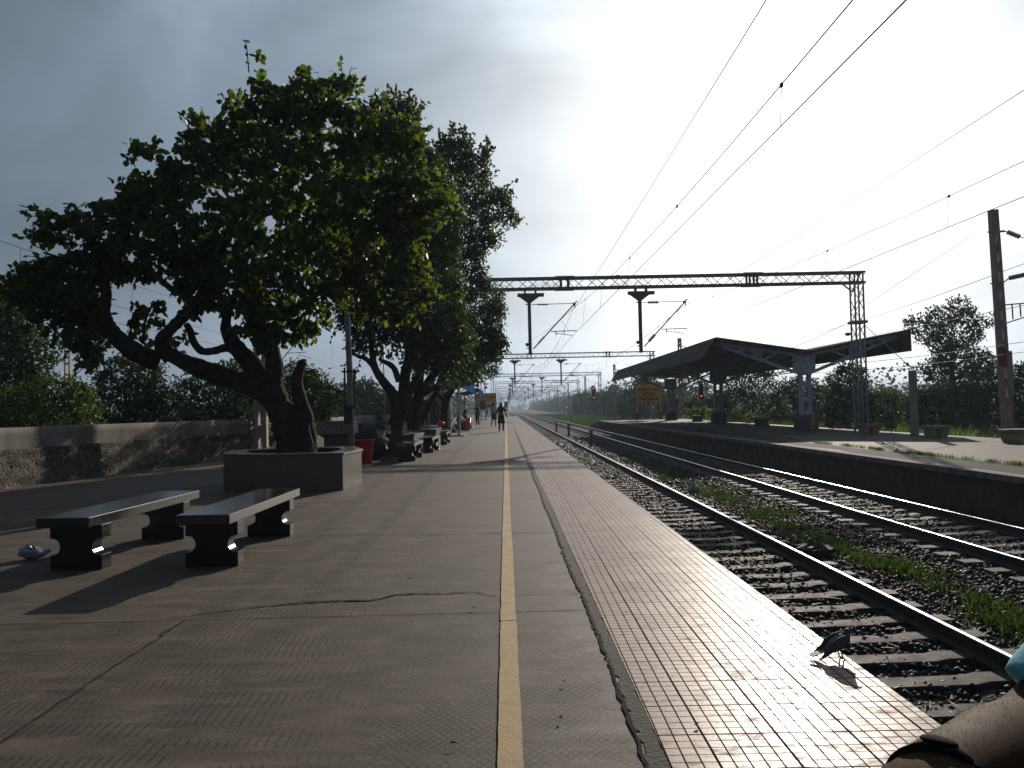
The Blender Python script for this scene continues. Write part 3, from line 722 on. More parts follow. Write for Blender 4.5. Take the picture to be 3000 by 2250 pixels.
def leaves(name, C, per, rad, L, Wd, m, parent, droop=0.5, six=False, kind=None):
    n = len(C) * per; k = np.repeat(np.arange(len(C)), per); rr = (rad * (0.6 + 0.8 * rng.random(len(C))))[k]
    dirs = rng.normal(0, 1, (n, 3)); dirs /= np.linalg.norm(dirs, axis=1)[:, None]
    p = C[k] + dirs * (rr * rng.random(n) ** 0.5)[:, None] * np.array([1, 1, 0.75])
    a = rng.normal(0, 1, (n, 3)); a[:, 2] -= droop * 2; a /= np.linalg.norm(a, axis=1)[:, None]
    s = np.cross(a, rng.normal(0, 1, (n, 3))); s /= np.linalg.norm(s, axis=1)[:, None]
    nn = np.cross(a, s)
    l = (L * rng.uniform(0.6, 1.25, n))[:, None]; wv_ = (Wd * rng.uniform(0.7, 1.2, n))[:, None]
    if six:
        V = np.stack([p, p + a * l * .18 + s * wv_ * .38, p + a * l * .5 + s * wv_ * .5 - nn * l * .05, p + a * l * .85 + s * wv_ * .22 - nn * l * .1,
                      p + a * l * 1.02 - nn * l * .14, p + a * l * .85 - s * wv_ * .22 - nn * l * .1, p + a * l * .5 - s * wv_ * .5 - nn * l * .05, p + a * l * .18 - s * wv_ * .38], 1)
        q = 8
    else:
        V = np.stack([p, p + a * l * .45 + s * wv_ * .5, p + a * l, p + a * l * .45 - s * wv_ * .5], 1); q = 4
    V = V.reshape(-1, 3)
    if parent is not None: V = V - np.array(WLOC[parent])[None]
    o = fast_mesh(name, V, np.full(n, q), np.arange(n * q), m, parent)
    if kind: tag(o, kind=kind)
    return o
def limbs(parent, specs, conv, D, name='trunk', m=None, n=9, rs=1.0):
    mb = MB()
    for pts in specs:
        w_ = []; r_ = []
        for q in pts:
            x, y = conv(q[0], q[1]); d = D + (q[3] if len(q) > 3 else 0); w_.append(P(x, y, d)); r_.append(q[2] * rs * d / F)
        pp, rr = smoothpath(w_, r_, 5)
        rr = [r * random.uniform(0.93, 1.08) for r in rr]
        mb.path(pp, rr, n)
    return mb.build(name, m or M_bark, parent, smooth=True, world=True)
z7b = lambda x, y: (500 + x / 3.318, 850 + y / 3.318)
zc = lambda x, y: (x / 2.37, 600 + y / 2.37)
z3 = lambda x, y: (900 + x / 3.318, 950 + y / 3.318)
vw = lambda x, y: (x * K, y * K)
TD = 13.8
t1 = thing('broadleaf_tree', 'large crooked broad-leaved tree with a sawn stub, in the nearest planter', 'tree', (-3.75, TD, 0.5), group='trees growing in the platform planters')
tk = limbs(t1, [
    [(1260, 1640, 50), (1180, 1480, 47), (1110, 1250, 42, -.05), (1040, 1100, 36), (985, 950, 34), (1010, 780, 25), (990, 620, 24), (930, 480, 23), (880, 380, 20, .1), (800, 250, 15, .2), (760, 100, 10, .3), (780, -80, 7, .4), (800, -300, 5, .4)],
    [(1120, 1300, 36), (1000, 1080, 34), (850, 960, 33), (620, 880, 30, -.1), (400, 800, 28, -.2), (200, 730, 26, -.3), (20, 640, 22, -.4), (-120, 540, 18, -.5)],
    [(1050, 1150, 26, .1), (900, 900, 31, .1), (780, 720, 28, .1), (680, 610, 25, .1), (600, 500, 22, .1), (540, 380, 16, .2), (560, 200, 12, .3), (640, 0, 9, .4), (620, -200, 6, .4)],
    [(700, 640, 14), (560, 560, 13, -.1), (420, 590, 11, -.15), (300, 590, 11, -.2), (220, 500, 11, -.2), (190, 400, 10, -.2), (150, 330, 9, -.2)],
    [(1330, 1640, 28, .1), (1330, 1450, 27, .1), (1290, 1200, 26), (1240, 1000, 20), (1225, 880, 17), (1250, 780, 14), (1288, 690, 12.5)],
    [(1370, 1640, 12, -.2), (1340, 1500, 14, -.15), (1300, 1300, 14, -.1)],
    [(900, 420, 12, .2), (1000, 330, 9, .3), (1150, 240, 7, .5), (1300, 120, 5, .7)],
], z7b, TD)
limbs(tk, [
    [(1180, 1075, 20, -.3), (1110, 960, 18, -.35), (1170, 880, 17, -.4), (1260, 790, 17, -.4), (1345, 700, 16, -.4), (1300, 630, 12, -.4), (1200, 590, 10, -.4), (1120, 520, 7, -.4)],
    [(1100, 1090, 29, -.25), (950, 1030, 28, -.35), (840, 950, 26, -.4), (760, 860, 23, -.5), (720, 760, 19, -.5), (735, 640, 16, -.5), (740, 500, 11, -.5), (800, 350, 8, -.4)],
    [(800, 930, 15, -.5), (680, 850, 11, -.6), (620, 780, 8, -.7), (560, 700, 6, -.8), (450, 620, 4, -.9)],
    [(990, 960, 4, -.4), (1010, 800, 3.5, -.4), (1060, 690, 3, -.4)], [(880, 840, 3.5, -.4), (960, 770, 3, -.4), (1010, 740, 2.5, -.4)],
    [(1340, 700, 12, -.4), (1400, 600, 10, -.3), (1500, 450, 8, -.2), (1560, 250, 6, 0), (1600, 50, 5, .2)],
    [(735, 620, 10, -.5), (650, 480, 7, -.6), (500, 400, 5, -.8), (300, 330, 3, -1)],
    [(740, 520, 9, -.5), (860, 300, 7, -.3), (900, 100, 5, -.2), (850, -100, 4, 0)],
], zc, TD, 'branch')
ctr = P(*z7b(1292, 682), TD); MB().ell(ctr - Vector((0, 0, 0.0)), (0.062, 0.062, 0.03), 10, 5).build('sawn_end', M_cut, tk, world=True)
crownA = [(524, 120), (545, 106), (568, 125), (570, 165), (592, 175), (612, 190), (640, 155), (665, 150), (690, 170), (740, 158), (768, 163), (765, 190), (735, 205), (780, 208), (850, 238), (885, 262), (906, 300), (905, 345), (925, 380), (950, 405), (968, 430), (964, 470), (935, 480), (912, 500), (900, 530), (916, 560), (925, 600), (948, 625), (915, 645), (882, 655), (880, 690), (850, 690), (815, 668), (770, 690), (740, 655), (700, 700), (680, 740), (660, 720), (650, 735), (620, 718), (600, 740), (560, 745), (520, 720), (500, 735), (470, 690), (440, 650), (400, 700), (385, 620), (350, 600), (300, 610), (250, 600), (215, 660), (235, 740), (200, 790), (175, 745), (145, 745), (120, 690), (90, 700), (60, 665), (40, 655), (15, 645), (5, 605), (40, 575), (90, 562), (140, 555), (175, 540), (210, 520), (170, 525), (120, 530), (82, 525), (78, 500), (115, 495), (78, 465), (88, 448), (130, 458), (155, 440), (190, 455), (205, 428), (235, 430), (255, 445), (260, 405), (235, 398), (250, 385), (290, 395), (310, 360), (275, 335), (290, 312), (335, 305), (365, 335), (400, 300), (405, 240), (430, 238), (460, 262), (485, 240), (480, 205), (510, 195), (535, 215), (560, 235), (565, 205), (545, 190), (530, 185), (550, 160)]
holes = [[(415, 655), (470, 640), (500, 700), (480, 735), (420, 720)], [(255, 625), (350, 625), (385, 670), (330, 740), (250, 705)]]
C = clump_centres(crownA, TD, 2.6, 1350, thin=(600 * K, 880 * K, .5))
leaves('crown', C, 15, 0.16, 0.14, 0.105, M_leafA, t1, 0.6, six=True)
Ci = clump_centres([(400, 300), (560, 220), (800, 240), (900, 350), (880, 600), (760, 660), (560, 680), (430, 600), (200, 580), (300, 420)], TD, 1.4, 210, thin=(600 * K, 880 * K, .3))
leaves('inner_leaves', Ci, 20, 0.22, 0.15, 0.12, M_leafA, t1, 0.5)
Cs = clump_centres([(290, 640), (345, 650), (400, 700), (395, 765), (330, 745), (270, 720)], TD, 0.6, 20)
leaves('low_sprays', Cs, 12, 0.14, 0.13, 0.11, M_leafA, t1, 0.8, six=True)
def sprays(parent, poly, D, thick, n, L0, L1, leafL, m, holes=0.5):
    base = clump_centres(poly, D, thick, n * 8, shell=0.4); cc = base.mean(0); mb = MB(); LC = []
    pl = [(a * K, c * K) for a, c in poly]
    # keep those near the outside of the crown
    d_ = np.array([np.linalg.norm((p - cc) / np.array([1, .8, 1])) for p in base]); ctrs = base[np.argsort(-d_ + rng.normal(0, .6, len(d_)))[:n]]
    V = []
    for p in ctrs:
        p = Vector(p); d = (p - Vector(cc)); d.z += random.uniform(-.3, 1.0); d = (d.normalized() + Vector(rng.normal(0, .35, 3))).normalized(); L_ = random.uniform(L0, L1)
        pts = [p - d * .3, p + d * L_ * .5, p + d * L_ + Vector((0, 0, -.12 * L_))]; mb.path(pts, [.012, .008, .003], 4)
        k = int(L_ / leafL * 2.4)
        for j in range(k):
            u = .15 + .85 * j / k; q_ = pts[0].lerp(pts[1], u * 2) if u < .5 else pts[1].lerp(pts[2], u * 2 - 1)
            a = (d * .6 + Vector(rng.normal(0, .6, 3)) + Vector((0, 0, -.25))).normalized(); sd = a.cross(Vector(rng.normal(0, 1, 3))).normalized(); l = leafL * random.uniform(.6, 1.2); w2 = l * .38
            for f, g_ in ((0, 0), (.25, .8), (.55, 1), (.85, .55), (1.05, 0), (.85, -.55), (.55, -1), (.25, -.8)): V.append(tuple(q_ + a * l * f + sd * w2 * g_))
    tag(mb.build('twigs', M_bark, parent, world=True), kind='stuff')
    V = np.array(V) - np.array(WLOC[parent])[None]; nn = len(V) // 8
    fast_mesh('leaf_sprays', V, np.full(nn, 8), np.arange(nn * 8), m, parent)
sprays(t1, crownA, TD, 2.0, 420, .1, .45, .12, M_leafA)
# second tree
t2 = thing('shade_tree', 'tall dark small-leaved tree in the second planter, behind the lamp pole', 'tree', (-3.3, 22.7, 0.5), group='trees growing in the platform planters')
limbs(t2, [
    [(830, 1110, 58), (850, 1000, 47), (880, 880, 45), (870, 760, 42), (820, 660, 30), (740, 560, 26), (680, 470, 22), (640, 400, 19), (560, 330, 13, -.3), (470, 300, 8, -.6), (380, 200, 6, -.8)],
    [(900, 900, 36), (930, 760, 38), (940, 600, 32), (960, 450, 28), (1000, 300, 24, .2), (1030, 150, 18, .4), (1020, -50, 12, .5), (1000, -300, 8, .6)],
    [(680, 480, 20), (640, 350, 18), (620, 200, 15), (600, 50, 11), (560, -150, 8)],
    [(890, 560, 18, .3), (850, 440, 17, .3), (800, 390, 15, .3), (740, 360, 11, .3), (700, 340, 8, .2)],
    [(960, 950, 12, .3), (985, 830, 14, .3), (985, 700, 20, .2), (1010, 620, 20, .2), (1080, 480, 16, .4)],
    [(880, 900, 14, -.4), (850, 740, 12, -.4), (790, 620, 9, -.4)],
], z3, 22.7, rs=.52)
crownB = [(700, 420), (760, 250), (840, 212), (880, 222), (905, 245), (900, 300), (935, 330), (975, 380), (1000, 440), (985, 560), (1000, 660), (1010, 740), (985, 790), (930, 765), (890, 775), (870, 740), (835, 745), (800, 730), (785, 760), (765, 750), (760, 715), (735, 700), (715, 650), (690, 560)]
C = clump_centres(crownB, 22.7, 3.0, 1700); leaves('crown', C, 22, 0.27, 0.13, 0.07, M_leafB, t2, 0.5); sprays(t2, crownB, 22.7, 2.6, 340, .2, .7, .13, M_leafB)
t3 = thing('shade_tree', 'tall tree in the third planter whose crown reaches farthest over the platform', 'tree', (-3.35, 27.4, 0.5), group='trees growing in the platform planters')
limbs(t3, [
    [(1030, 1060, 40), (1040, 900, 32), (1060, 780, 32), (1090, 690, 28), (1150, 600, 24), (1220, 500, 20), (1300, 380, 15), (1380, 250, 10), (1450, 100, 7)],
    [(1060, 800, 26), (1090, 600, 22, .3), (1120, 400, 17, .4), (1200, 150, 12, .5), (1250, -150, 9, .5)],
    [(1100, 690, 16, -.3), (1180, 650, 14, -.3), (1260, 600, 11, -.3)],
], z3, 27.4, rs=.55)
crownC = [(860, 300), (940, 330), (960, 305), (1002, 292), (1012, 325), (1035, 335), (1055, 318), (1050, 370), (1068, 400), (1100, 402), (1095, 440), (1122, 475), (1100, 492), (1075, 490), (1080, 525), (1055, 535), (1045, 575), (1040, 592), (1062, 602), (1088, 635), (1086, 680), (1078, 700), (1090, 735), (1068, 770), (1035, 765), (1025, 800), (985, 800), (955, 785), (900, 800), (870, 700), (850, 480)]
C = clump_centres(crownC, 27.4, 3.4, 1800); leaves('crown', C, 22, 0.3, 0.14, 0.075, M_leafB, t3, 0.5); sprays(t3, crownC, 27.4, 3.0, 460, .2, .8, .14, M_leafB)
t4 = thing('shade_tree', 'small leaning tree in the fourth planter with a bright yellow-green tuft', 'tree', (-3.7, 32.2, 0.5), group='trees growing in the platform planters')
limbs(t4, [[(1080, 1020, 18), (1130, 900, 16), (1190, 780, 15), (1260, 640, 14), (1290, 540, 12), (1330, 420, 9)],
           [(1330, 1000, 22), (1335, 850, 20), (1350, 740, 20), (1400, 640, 16), (1450, 560, 12), (1500, 480, 8)], [(1340, 760, 10), (1290, 700, 9), (1240, 660, 8)]], z3, 32.2, rs=.6)
C = clump_centres([(930, 740), (1000, 740), (1060, 745), (1075, 800), (1050, 822), (1000, 830), (960, 842), (935, 820)], 32.2, 2.5, 330); leaves('crown', C, 18, 0.34, 0.13, 0.06, M_leafB, t4, 0.5)
C = clump_centres([(945, 755), (985, 748), (1000, 775), (975, 800), (948, 790)], 31.0, .5, 28); leaves('bright_tuft', C, 14, 0.2, 0.13, 0.08, M_leafA, t4, 0.5)
# sapling growing in the pedestal planter
t5 = thing('sapling', 'leafy sapling growing out of the square stone pedestal planter', 'tree', (-4.2, 18.2, 1.0))
limbs(t5, [[(146, 985, 5), (145, 900, 4.5), (150, 840, 4)], [(148, 880, 3), (110, 800, 2.5)], [(148, 870, 3), (190, 780, 2.5)]], z3, 18.2)
C = clump_centres([(620, 800), (655, 790), (700, 805), (738, 845), (730, 880), (700, 905), (670, 930), (640, 900), (620, 860)], 18.4, 0.55, 170); leaves('crown', C, 15, 0.16, 0.085, 0.045, M_leafC, t5, 0.5)
# trees and bushes beyond the wall on the left
def bush_tree(name, label, cat, poly, D, thick, n, per, rad, L, m, group, trunk=True, six=False):
    xs = [p[0] for p in poly]; ys = [p[1] for p in poly]; cx = sum(xs) / len(xs)
    base = P(cx * K, max(ys) * K, D); base.z = GRZ
    t = thing(name, label, cat, base, group=group)
    C = clump_centres(poly, D, thick, n)
    leaves('crown' if trunk else 'foliage', C, per, rad, L, L * 0.5, m, t, 0.4)
    top = P(cx * K, (min(ys) * 0.6 + max(ys) * 0.4) * K, D); mb = MB(); h = top.z - GRZ
    if trunk:
        pp, rr = smoothpath([base, base + Vector((random.uniform(-.2, .2), 0, h * .4)), top], [0.035 * h, 0.03 * h, 0.012 * h]); mb.path(pp, rr, 8)
        for k in range(6):
            a = random.uniform(0, 6.28); s_ = base + (top - base) * random.uniform(.35, .8); mb.tube(s_, s_ + Vector((math.cos(a) * h * .25, math.sin(a) * h * .25, h * .2)), 0.013 * h, 0.004 * h, 6)
    else:
        for k in range(5):
            a = random.uniform(0, 6.28); mb.tube(base, base + Vector((math.cos(a) * h * .2, math.sin(a) * h * .2, h * .6)), 0.015 * h, 0.005 * h, 6)
    mb.build('trunk' if trunk else 'stem', M_bark, t, world=True)
    return t
GL = 'trees and bushes behind the boundary wall'
low = 955
bush_tree('dark_tree', 'tall dark tree at the left edge behind the wall', 'tree', [(-90, 640), (0, 645), (48, 662), (72, 705), (112, 735), (112, 775), (92, 800), (100, 860), (90, low), (-90, low)], 22, 2.5, 700, 18, .34, .17, M_leafD, GL)
bush_tree('leafy_bush', 'bright green rounded bush behind the wall at the left', 'bush', [(-40, 850), (60, 832), (105, 812), (160, 816), (195, 840), (212, 890), (215, low), (-40, low)], 19.5, 1.2, 420, 18, .25, .12, M_leafC, GL, False)
bush_tree('creeper_tree', 'creeper-clad dark tree between the bright bush and the crooked tree', 'tree', [(190, 860), (205, 812), (235, 785), (262, 768), (300, 772), (340, 780), (352, 800), (350, low), (195, low)], 24, 1.8, 500, 18, .3, .14, M_leafD, GL)
bush_tree('dark_tree', 'wide dark tree behind the wall under the long left limb', 'tree', [(340, low), (340, 880), (365, 840), (400, 812), (455, 795), (500, 780), (540, 782), (560, 815), (560, low)], 26, 2.0, 560, 18, .34, .15, M_leafD, GL)
bush_tree('leafy_bush', 'olive bush behind the wall just left of the crooked trunk', 'bush', [(540, low), (540, 830), (570, 800), (600, 800), (640, 820), (650, low)], 24, 1.2, 240, 18, .3, .12, M_leafC, GL, False)
bush_tree('leafy_tree', 'sunlit tree behind the wall just right of the sawn stub', 'tree', [(600, 940), (595, 800), (625, 782), (655, 785), (690, 812), (722, 825), (728, 870), (700, 930)], 30, 1.6, 330, 18, .34, .14, M_leafC, GL)
bush_tree('distant_tree', 'hazy tree behind the wall seen right of the lamp pole', 'tree', [(735, 940), (735, 850), (745, 832), (775, 818), (800, 825), (815, 845), (838, 850), (860, 870), (865, 940)], 62, 4, 420, 16, .8, .35, M_leafD, GL)
bush_tree('distant_tree', 'low hazy tree behind the wall between the sapling and the lamp pole', 'tree', [(690, 940), (690, 858), (720, 846), (745, 856), (760, 940)], 75, 3, 220, 14, .9, .35, M_leafD, GL)
# right-hand trees behind the far platform
GR = 'trees behind the far platform'
lowr = 925
bush_tree('tall_tree', 'tall open-crowned tree rising right of the shelter roof', 'tree', [(1962, 705), (1958, 688), (1985, 680), (2002, 688), (2010, 665), (2022, 660), (2035, 675), (2050, 650), (2080, 645), (2100, 660), (2105, 685), (2130, 682), (2142, 695), (2125, 715), (2120, 745), (2148, 770), (2150, 805), (2135, 835), (2140, 870), (2020, 870), (2010, 830), (1990, 800), (2005, 775), (2018, 750), (1985, 735)], 50, 3.5, 620, 16, .5, .24, M_leafD, GR)
bush_tree('dark_tree', 'dark tree at the right edge behind the slotted mast', 'tree', [(2120, lowr + 5), (2110, 850), (2150, 800), (2185, 790), (2215, 785), (2260, 790), (2290, 850), (2290, lowr + 5)], 42, 2.5, 520, 18, .42, .2, M_leafD, GR)
bush_tree('dark_tree', 'broad dark tree behind the short guy post', 'tree', [(1960, lowr), (1955, 870), (1990, 840), (2030, 830), (2080, 835), (2125, 830), (2135, lowr)], 44, 2.5, 520, 18, .42, .2, M_leafD, GR)
bush_tree('leafy_tree', 'olive scrubby tree between the gantry leg and the guy post', 'tree', [(1860, lowr), (1865, 870), (1880, 850), (1925, 842), (1975, 858), (1985, lowr)], 52, 2.5, 420, 16, .5, .2, M_leafC, GR)
bush_tree('dark_tree', 'pointed dark tree behind the near shelter column and gantry leg', 'tree', [(1770, lowr), (1775, 870), (1790, 815), (1815, 790), (1840, 782), (1868, 800), (1880, 850), (1885, lowr)], 52, 3, 480, 16, .5, .22, M_leafD, GR)
bush_tree('dark_tree', 'bushy tree seen under the roof left of the near shelter column', 'tree', [(1665, lowr), (1670, 845), (1690, 822), (1730, 812), (1765, 820), (1790, 850), (1795, lowr)], 64, 3, 460, 16, .6, .24, M_leafD, GR)
bush_tree('dark_tree', 'large dark tree seen under the roof between two shelter columns', 'tree', [(1560, lowr), (1555, 850), (1570, 815), (1600, 800), (1640, 790), (1668, 798), (1675, 830), (1690, 870), (1690, lowr)], 76, 4, 480, 16, .7, .28, M_leafD, GR)
bush_tree('round_tree', 'round dark tree behind the yellow station name board', 'tree', [(1338, 905), (1340, 860), (1352, 832), (1375, 818), (1385, 812), (1412, 815), (1428, 830), (1440, 905)], 135, 5, 420, 14, 1.1, .5, M_leafD, GR)
for i, (x0, x1, yt, D, lab) in enumerate([(1425, 1480, 850, 120, 'scrub behind the farthest shelter column'), (1475, 1530, 858, 105, 'scrub behind the red signal under the roof'), (1520, 1580, 852, 98, 'scrub left of the large dark tree under the roof'), (1240, 1300, 848, 210, 'hazy trees left of the amber signal'), (1290, 1345, 842, 175, 'hazy trees right of the amber signal')]):
    pl = [(x0, 912), (x0, yt + 14), (x0 + (x1 - x0) * .25, yt + 4), (x0 + (x1 - x0) * .5, yt), (x0 + (x1 - x0) * .8, yt + 6), (x1, yt + 18), (x1, 912)]
    bush_tree('scrub_tree', lab, 'tree', pl, D, D * .05, 300, 14, D * .009, D * .0036, M_leafE, GR)
# far woods on both sides of the line, one mass
C = []
for i in range(2600):
    y = 150 + 700 * random.random() ** 1.3; right = random.random() < 0.6
    x = (34 + random.random() ** 1.4 * 260) if right else -(20 + random.random() ** 1.4 * 260)
    hh = random.uniform(2, 9 + 3 * math.sin(y * .05 + x * .04)) * (0.8 + y / 900)
    C.append((x, y, GRZ + hh * random.random() ** 0.6))
for i in range(1500):
    x = random.uniform(-420, 420); y = random.uniform(880, 1150); C.append((x, y, GRZ + random.uniform(1, 17 + 3 * math.sin(x * .03)) * random.random() ** .5))
for i in range(1300):
    y = 190 + 700 * random.random(); x = 27 + random.random() * 14 if random.random() < .6 else -(15 + random.random() * 14); C.append((x, y, GRZ + (5 + 3 * math.sin(y * .07)) * random.random() ** .6))
C = np.array(C); leaves('far_woodland', C, 34, 3.0, 1.05, .75, M_leafE, None, 0.2)
tag(bpy.data.objects['far_woodland'], 'hazy far-off woods on both sides of the line', 'woods', kind='stuff')
C = []
for i in range(1500):
    s_ = random.random(); 
    if s_ < .62: x = 21.5 + random.random() ** 1.5 * 30; y = random.uniform(20, 200); 
    else: x = -(10.5 + random.random() * 18); y = random.uniform(10, 160)
    if 20 < x < 28 and y > 90: x += 9
    C.append((x, y, GRZ + random.uniform(0, 0.5) * (1 + abs(x) * .035)))
C = np.array(C); leaves('undergrowth', C, 34, 0.75, 0.28, 0.14, M_leafC, None, 0.1)
tag(bpy.data.objects['undergrowth'], 'low tangled undergrowth below the trees on both sides', 'undergrowth', kind='stuff')
# ================================================================== overhead line equipment
z4b = lambda x, y: (1400 + x / 5.185, 780 + y / 5.185)
z5 = lambda x, y: (1400 + x / 2.765, 750 + y / 2.765)
def ins(mb, a, b_, r=0.07, n=7, disks=True):
    a, b_ = Vector(a), Vector(b_); mb.tube(a, b_, r * .35, n=8)
    d = (b_ - a); L = d.length
    for k in range(n):
        c = a + d * ((k + .5) / n); e = d.normalized() * (L / n * .16); mb.path([c - e, c, c + e], [r * .45, r, r * .45], 10)
GD = 37.0
ZT, ZB = 7.60, 7.10
gy = thing('portal_gantry', 'nearest steel portal gantry, its right lattice leg standing in front of the shelter', 'gantry', (0, GD, 0), group='steel portal gantries over the tracks')
XL, XR = -2.5, 17.35
bm_ = MB(); hy = 0.24
for yy in (-hy, hy):
    for zz in (ZT, ZB): bm_.box(((XL + XR) / 2, yy, zz), (XR - XL + 0.7, 0.075, 0.095))
    n = 34; x0 = XL + .3; dx = (XR - XL - .6) / n
    for i in range(n):
        a, c_ = (ZB, ZT) if (i + (yy > 0)) % 2 == 0 else (ZT, ZB)
        bm_.bar((x0 + i * dx, yy, a), (x0 + (i + 1) * dx, yy, c_), 0.03, 0.03)
for i in range(18):
    xx = XL + (XR - XL) * i / 17
    for zz in (ZT, ZB): bm_.bar((xx, -hy, zz - .03), (xx + (XR - XL) / 17 * .5, hy, zz - .03), 0.03)
for xs in (3.0, 12.2):
    for dx in (-.18, .18):
        for yy in (-hy, hy): bm_.box((xs + dx, yy, (ZT + ZB) / 2), (0.09, 0.09, ZT - ZB + .1))
    for zz in (ZT + .065, ZB - .065): bm_.box((xs, 0, zz), (0.95, 0.56, 0.02))
    for i in range(9):
        for zz, s in ((ZT + .09, 1), (ZB - .09, -1)): bm_.box((xs - .4 + .1 * i, -hy, zz), (0.018, 0.018, 0.04))
bm_.build('beam', M_steel, gy)
for xa in (1.1, 5.2):
    gm = MB()
    for i in range(22): x = xa + i * .075; gm.bar((x, -.2, ZB + .05), (x + .22, -.16, ZB + .05 + .3 * math.sin(math.pi * (i + 1) / 24)), 0.006)
    for i in range(22): x = xa + i * .075 + .2; gm.bar((x, -.18, ZB + .05), (x - .22, -.15, ZB + .05 + .3 * math.sin(math.pi * (i + 1) / 24)), 0.006)
    gm.build('wire_netting', M_wire, gy)
def lattice_leg(x, zb, name, wx, wy, th, m, parent, ztop, plate=False):
    mb = MB()
    for sx in (-1, 1):
        for sy in (-1, 1):
            mb.box((x + sx * wx / 2, sy * wy / 2, (zb + ztop) / 2), (th, th, ztop - zb))
    n = int((ztop - zb) / .62); h = (ztop - zb) / n
    for i in range(n):
        z0, z1 = zb + i * h, zb + (i + 1) * h; f = 1 if i % 2 else -1
        for sy in (-1, 1): mb.bar((x - f * wx / 2, sy * wy / 2, z0), (x + f * wx / 2, sy * wy / 2, z1), .028)
        for sx in (-1, 1): mb.bar((x + sx * wx / 2, -f * wy / 2, z0), (x + sx * wx / 2, f * wy / 2, z1), .028)
    return mb
ll = lattice_leg(XL, 0.0, 'leg', .44, .5, .09, M_steel2, gy, ZB); ll.box((XL, 0, .03), (.95, .9, .06))
ll.bar((XL + .22, 0, ZB - .75), (XL + .95, 0, ZB), .05); ll.build('leg', M_steel2, gy)
rl = lattice_leg(XR, P2Z, 'leg', .42, .5, .065, M_steel2, gy, ZT + .05)
rl.box((XR, 0, 5.15), (.68, .7, .13)); rl.bar((XR - .2, 0, ZB - .45), (XR - .75, 0, ZB), .06); rl.bar((XR - .2, 0, ZB - .4), (XR + .2, 0, ZT), .05); rl.build('leg', M_steel2, gy)
def drop_arm(dx, big=False):
    q = lambda x, y, f=z4b: P(*f(x, y), GD) + Vector((dx, -GD, 0))
    pc = q(787, 900); X = pc.x; zt = ZB - .05
    d = MB(); d.box((X - .2, 0, zt - .09), (.09, .3, .2)); d.box((X + .32, 0, zt - .09), (.09, .3, .2)); d.box((X + .08, 0, zt - .24), (1.3, .2, .16))
    d.prism([(X - .48, zt - .32), (X + .5, zt - .32), (X + .09, zt - .62), (X - .09, zt - .62)], -.05, .05)
    zb_ = q(797, 1345).z; d.box((X, 0, (zt - .3 + zb_) / 2), (.16, .16, zt - .3 - zb_))
    d.ell((X - .14, 0, q(750, 1190).z), (.09, .05, .09), 10, 6); d.box((X - .13, 0, q(760, 1245).z), (.1, .05, .05)); d.box((X - .13, 0, q(750, 580).z), (.1, .05, .05))
    post = d.build('drop_post', M_steel, gy)
    c = MB(); rr = .11 if big else .085
    a1, a2 = q(815, 582), q(1470, 565); c.bar(a1, a2, .03); ins(c, q(905, 582), q(1065, 580), rr)
    s1, s2 = q(845, 1255), q(1505, 530); c.tube(s1, s2, .032, n=10)
    ins(c, q(915, 1175), q(1010, 1070), rr * 1.1)
    c.tube(q(1110, 990), q(1503, 978), .022); c.tube(q(1185, 990), q(1187, 1040), .025); c.tube(q(1315, 980), q(1315, 1040), .012)
    c.path([q(1190, 1045), q(1205, 1020), q(1432, 1050), q(1442, 1075)], .017, 6); c.tube(q(1262, 815), q(1378, 970), .007)
    c.bar(q(1465, 575), q(1475, 630), .05); c.box(q(1462, 575), (.13, .1, .13))
    c.build('cantilever', M_steel, post)
    return q(1475, 625), q(1442, 1078)
SUP1, REG1 = drop_arm(0); SUP2, REG2 = drop_arm(5.42, True)
MB().box((5.6, -.1, ZT + .02), (.16, .1, .16)).build('junction_box', M_steel, gy)
GYS = [37.0, 88.7, 140.0, 180.0, 222.0, 268.0, 316.0, 366.0, 418.0, 472.0]
ORD = ['nearest', 'second', 'third', 'fourth', 'fifth', 'sixth', 'seventh', 'eighth', 'ninth', 'tenth']
TG = build_tree(gy)
for i, y in enumerate(GYS[1:]):
    copy_tree(gy, None, (random.uniform(-.15, .15), y, 0), 0, '%s steel portal gantry along the line, spanning both tracks farther away' % ORD[i + 1], TG)
def catenary(name, label, sup, reg, y0, ys, step=5.2, rad=0.008, sag=0.95, group='overhead lines along the tracks', st=0.18):
    t = thing('overhead_line', label, 'overhead line', (0, 0, 0), group=group)
    cont = MB(); mes = MB(); first = None
    ybs = [y0] + ys
    for i in range(len(ybs) - 1):
        a, c = ybs[i], ybs[i + 1]; L = c - a; s0 = st * (-1) ** i; s1 = -s0; pm = []; pc = []
        kk = 12 if c < 100 else 6
        for k in range(kk + 1):
            u = k / kk; y = a + L * u; zz = sup[1] - sag * 4 * u * (1 - u)
            r_ = rad * (1 if y < 60 else 1 + (y - 60) / 90)
            pm.append((sup[0] + (s0 * (1 - u) + s1 * u) * .3, y, zz)); pc.append((reg[0] + s0 * (1 - u) + s1 * u, y, reg[1]))
        R_ = [rad * (1 if p[1] < 60 else 1 + (p[1] - 60) / 90) for p in pm]
        mes.path(pm, R_, 5); cont.path(pc, R_, 5)
        if c < 200:
            nd = int(L / step)
            for k in range(1, nd):
                u = (k + .1) / nd; y = a + L * u; zz = sup[1] - sag * 4 * u * (1 - u)
                xm = sup[0] + (s0 * (1 - u) + s1 * u) * .3; xc = reg[0] + s0 * (1 - u) + s1 * u
                d = MB().tube((0, 0, 0), (xc - xm, 0, reg[1] - zz), .0045 if y < 60 else .009, n=4); d.box((0, 0, 0), (.03, .05, .05))
                o = d.build('dropper', M_wire, t); o.location = (xm, y, zz)
    mes.build('messenger_wire', M_wire, t); cont.build('contact_wire', M_wire, t)
    return t
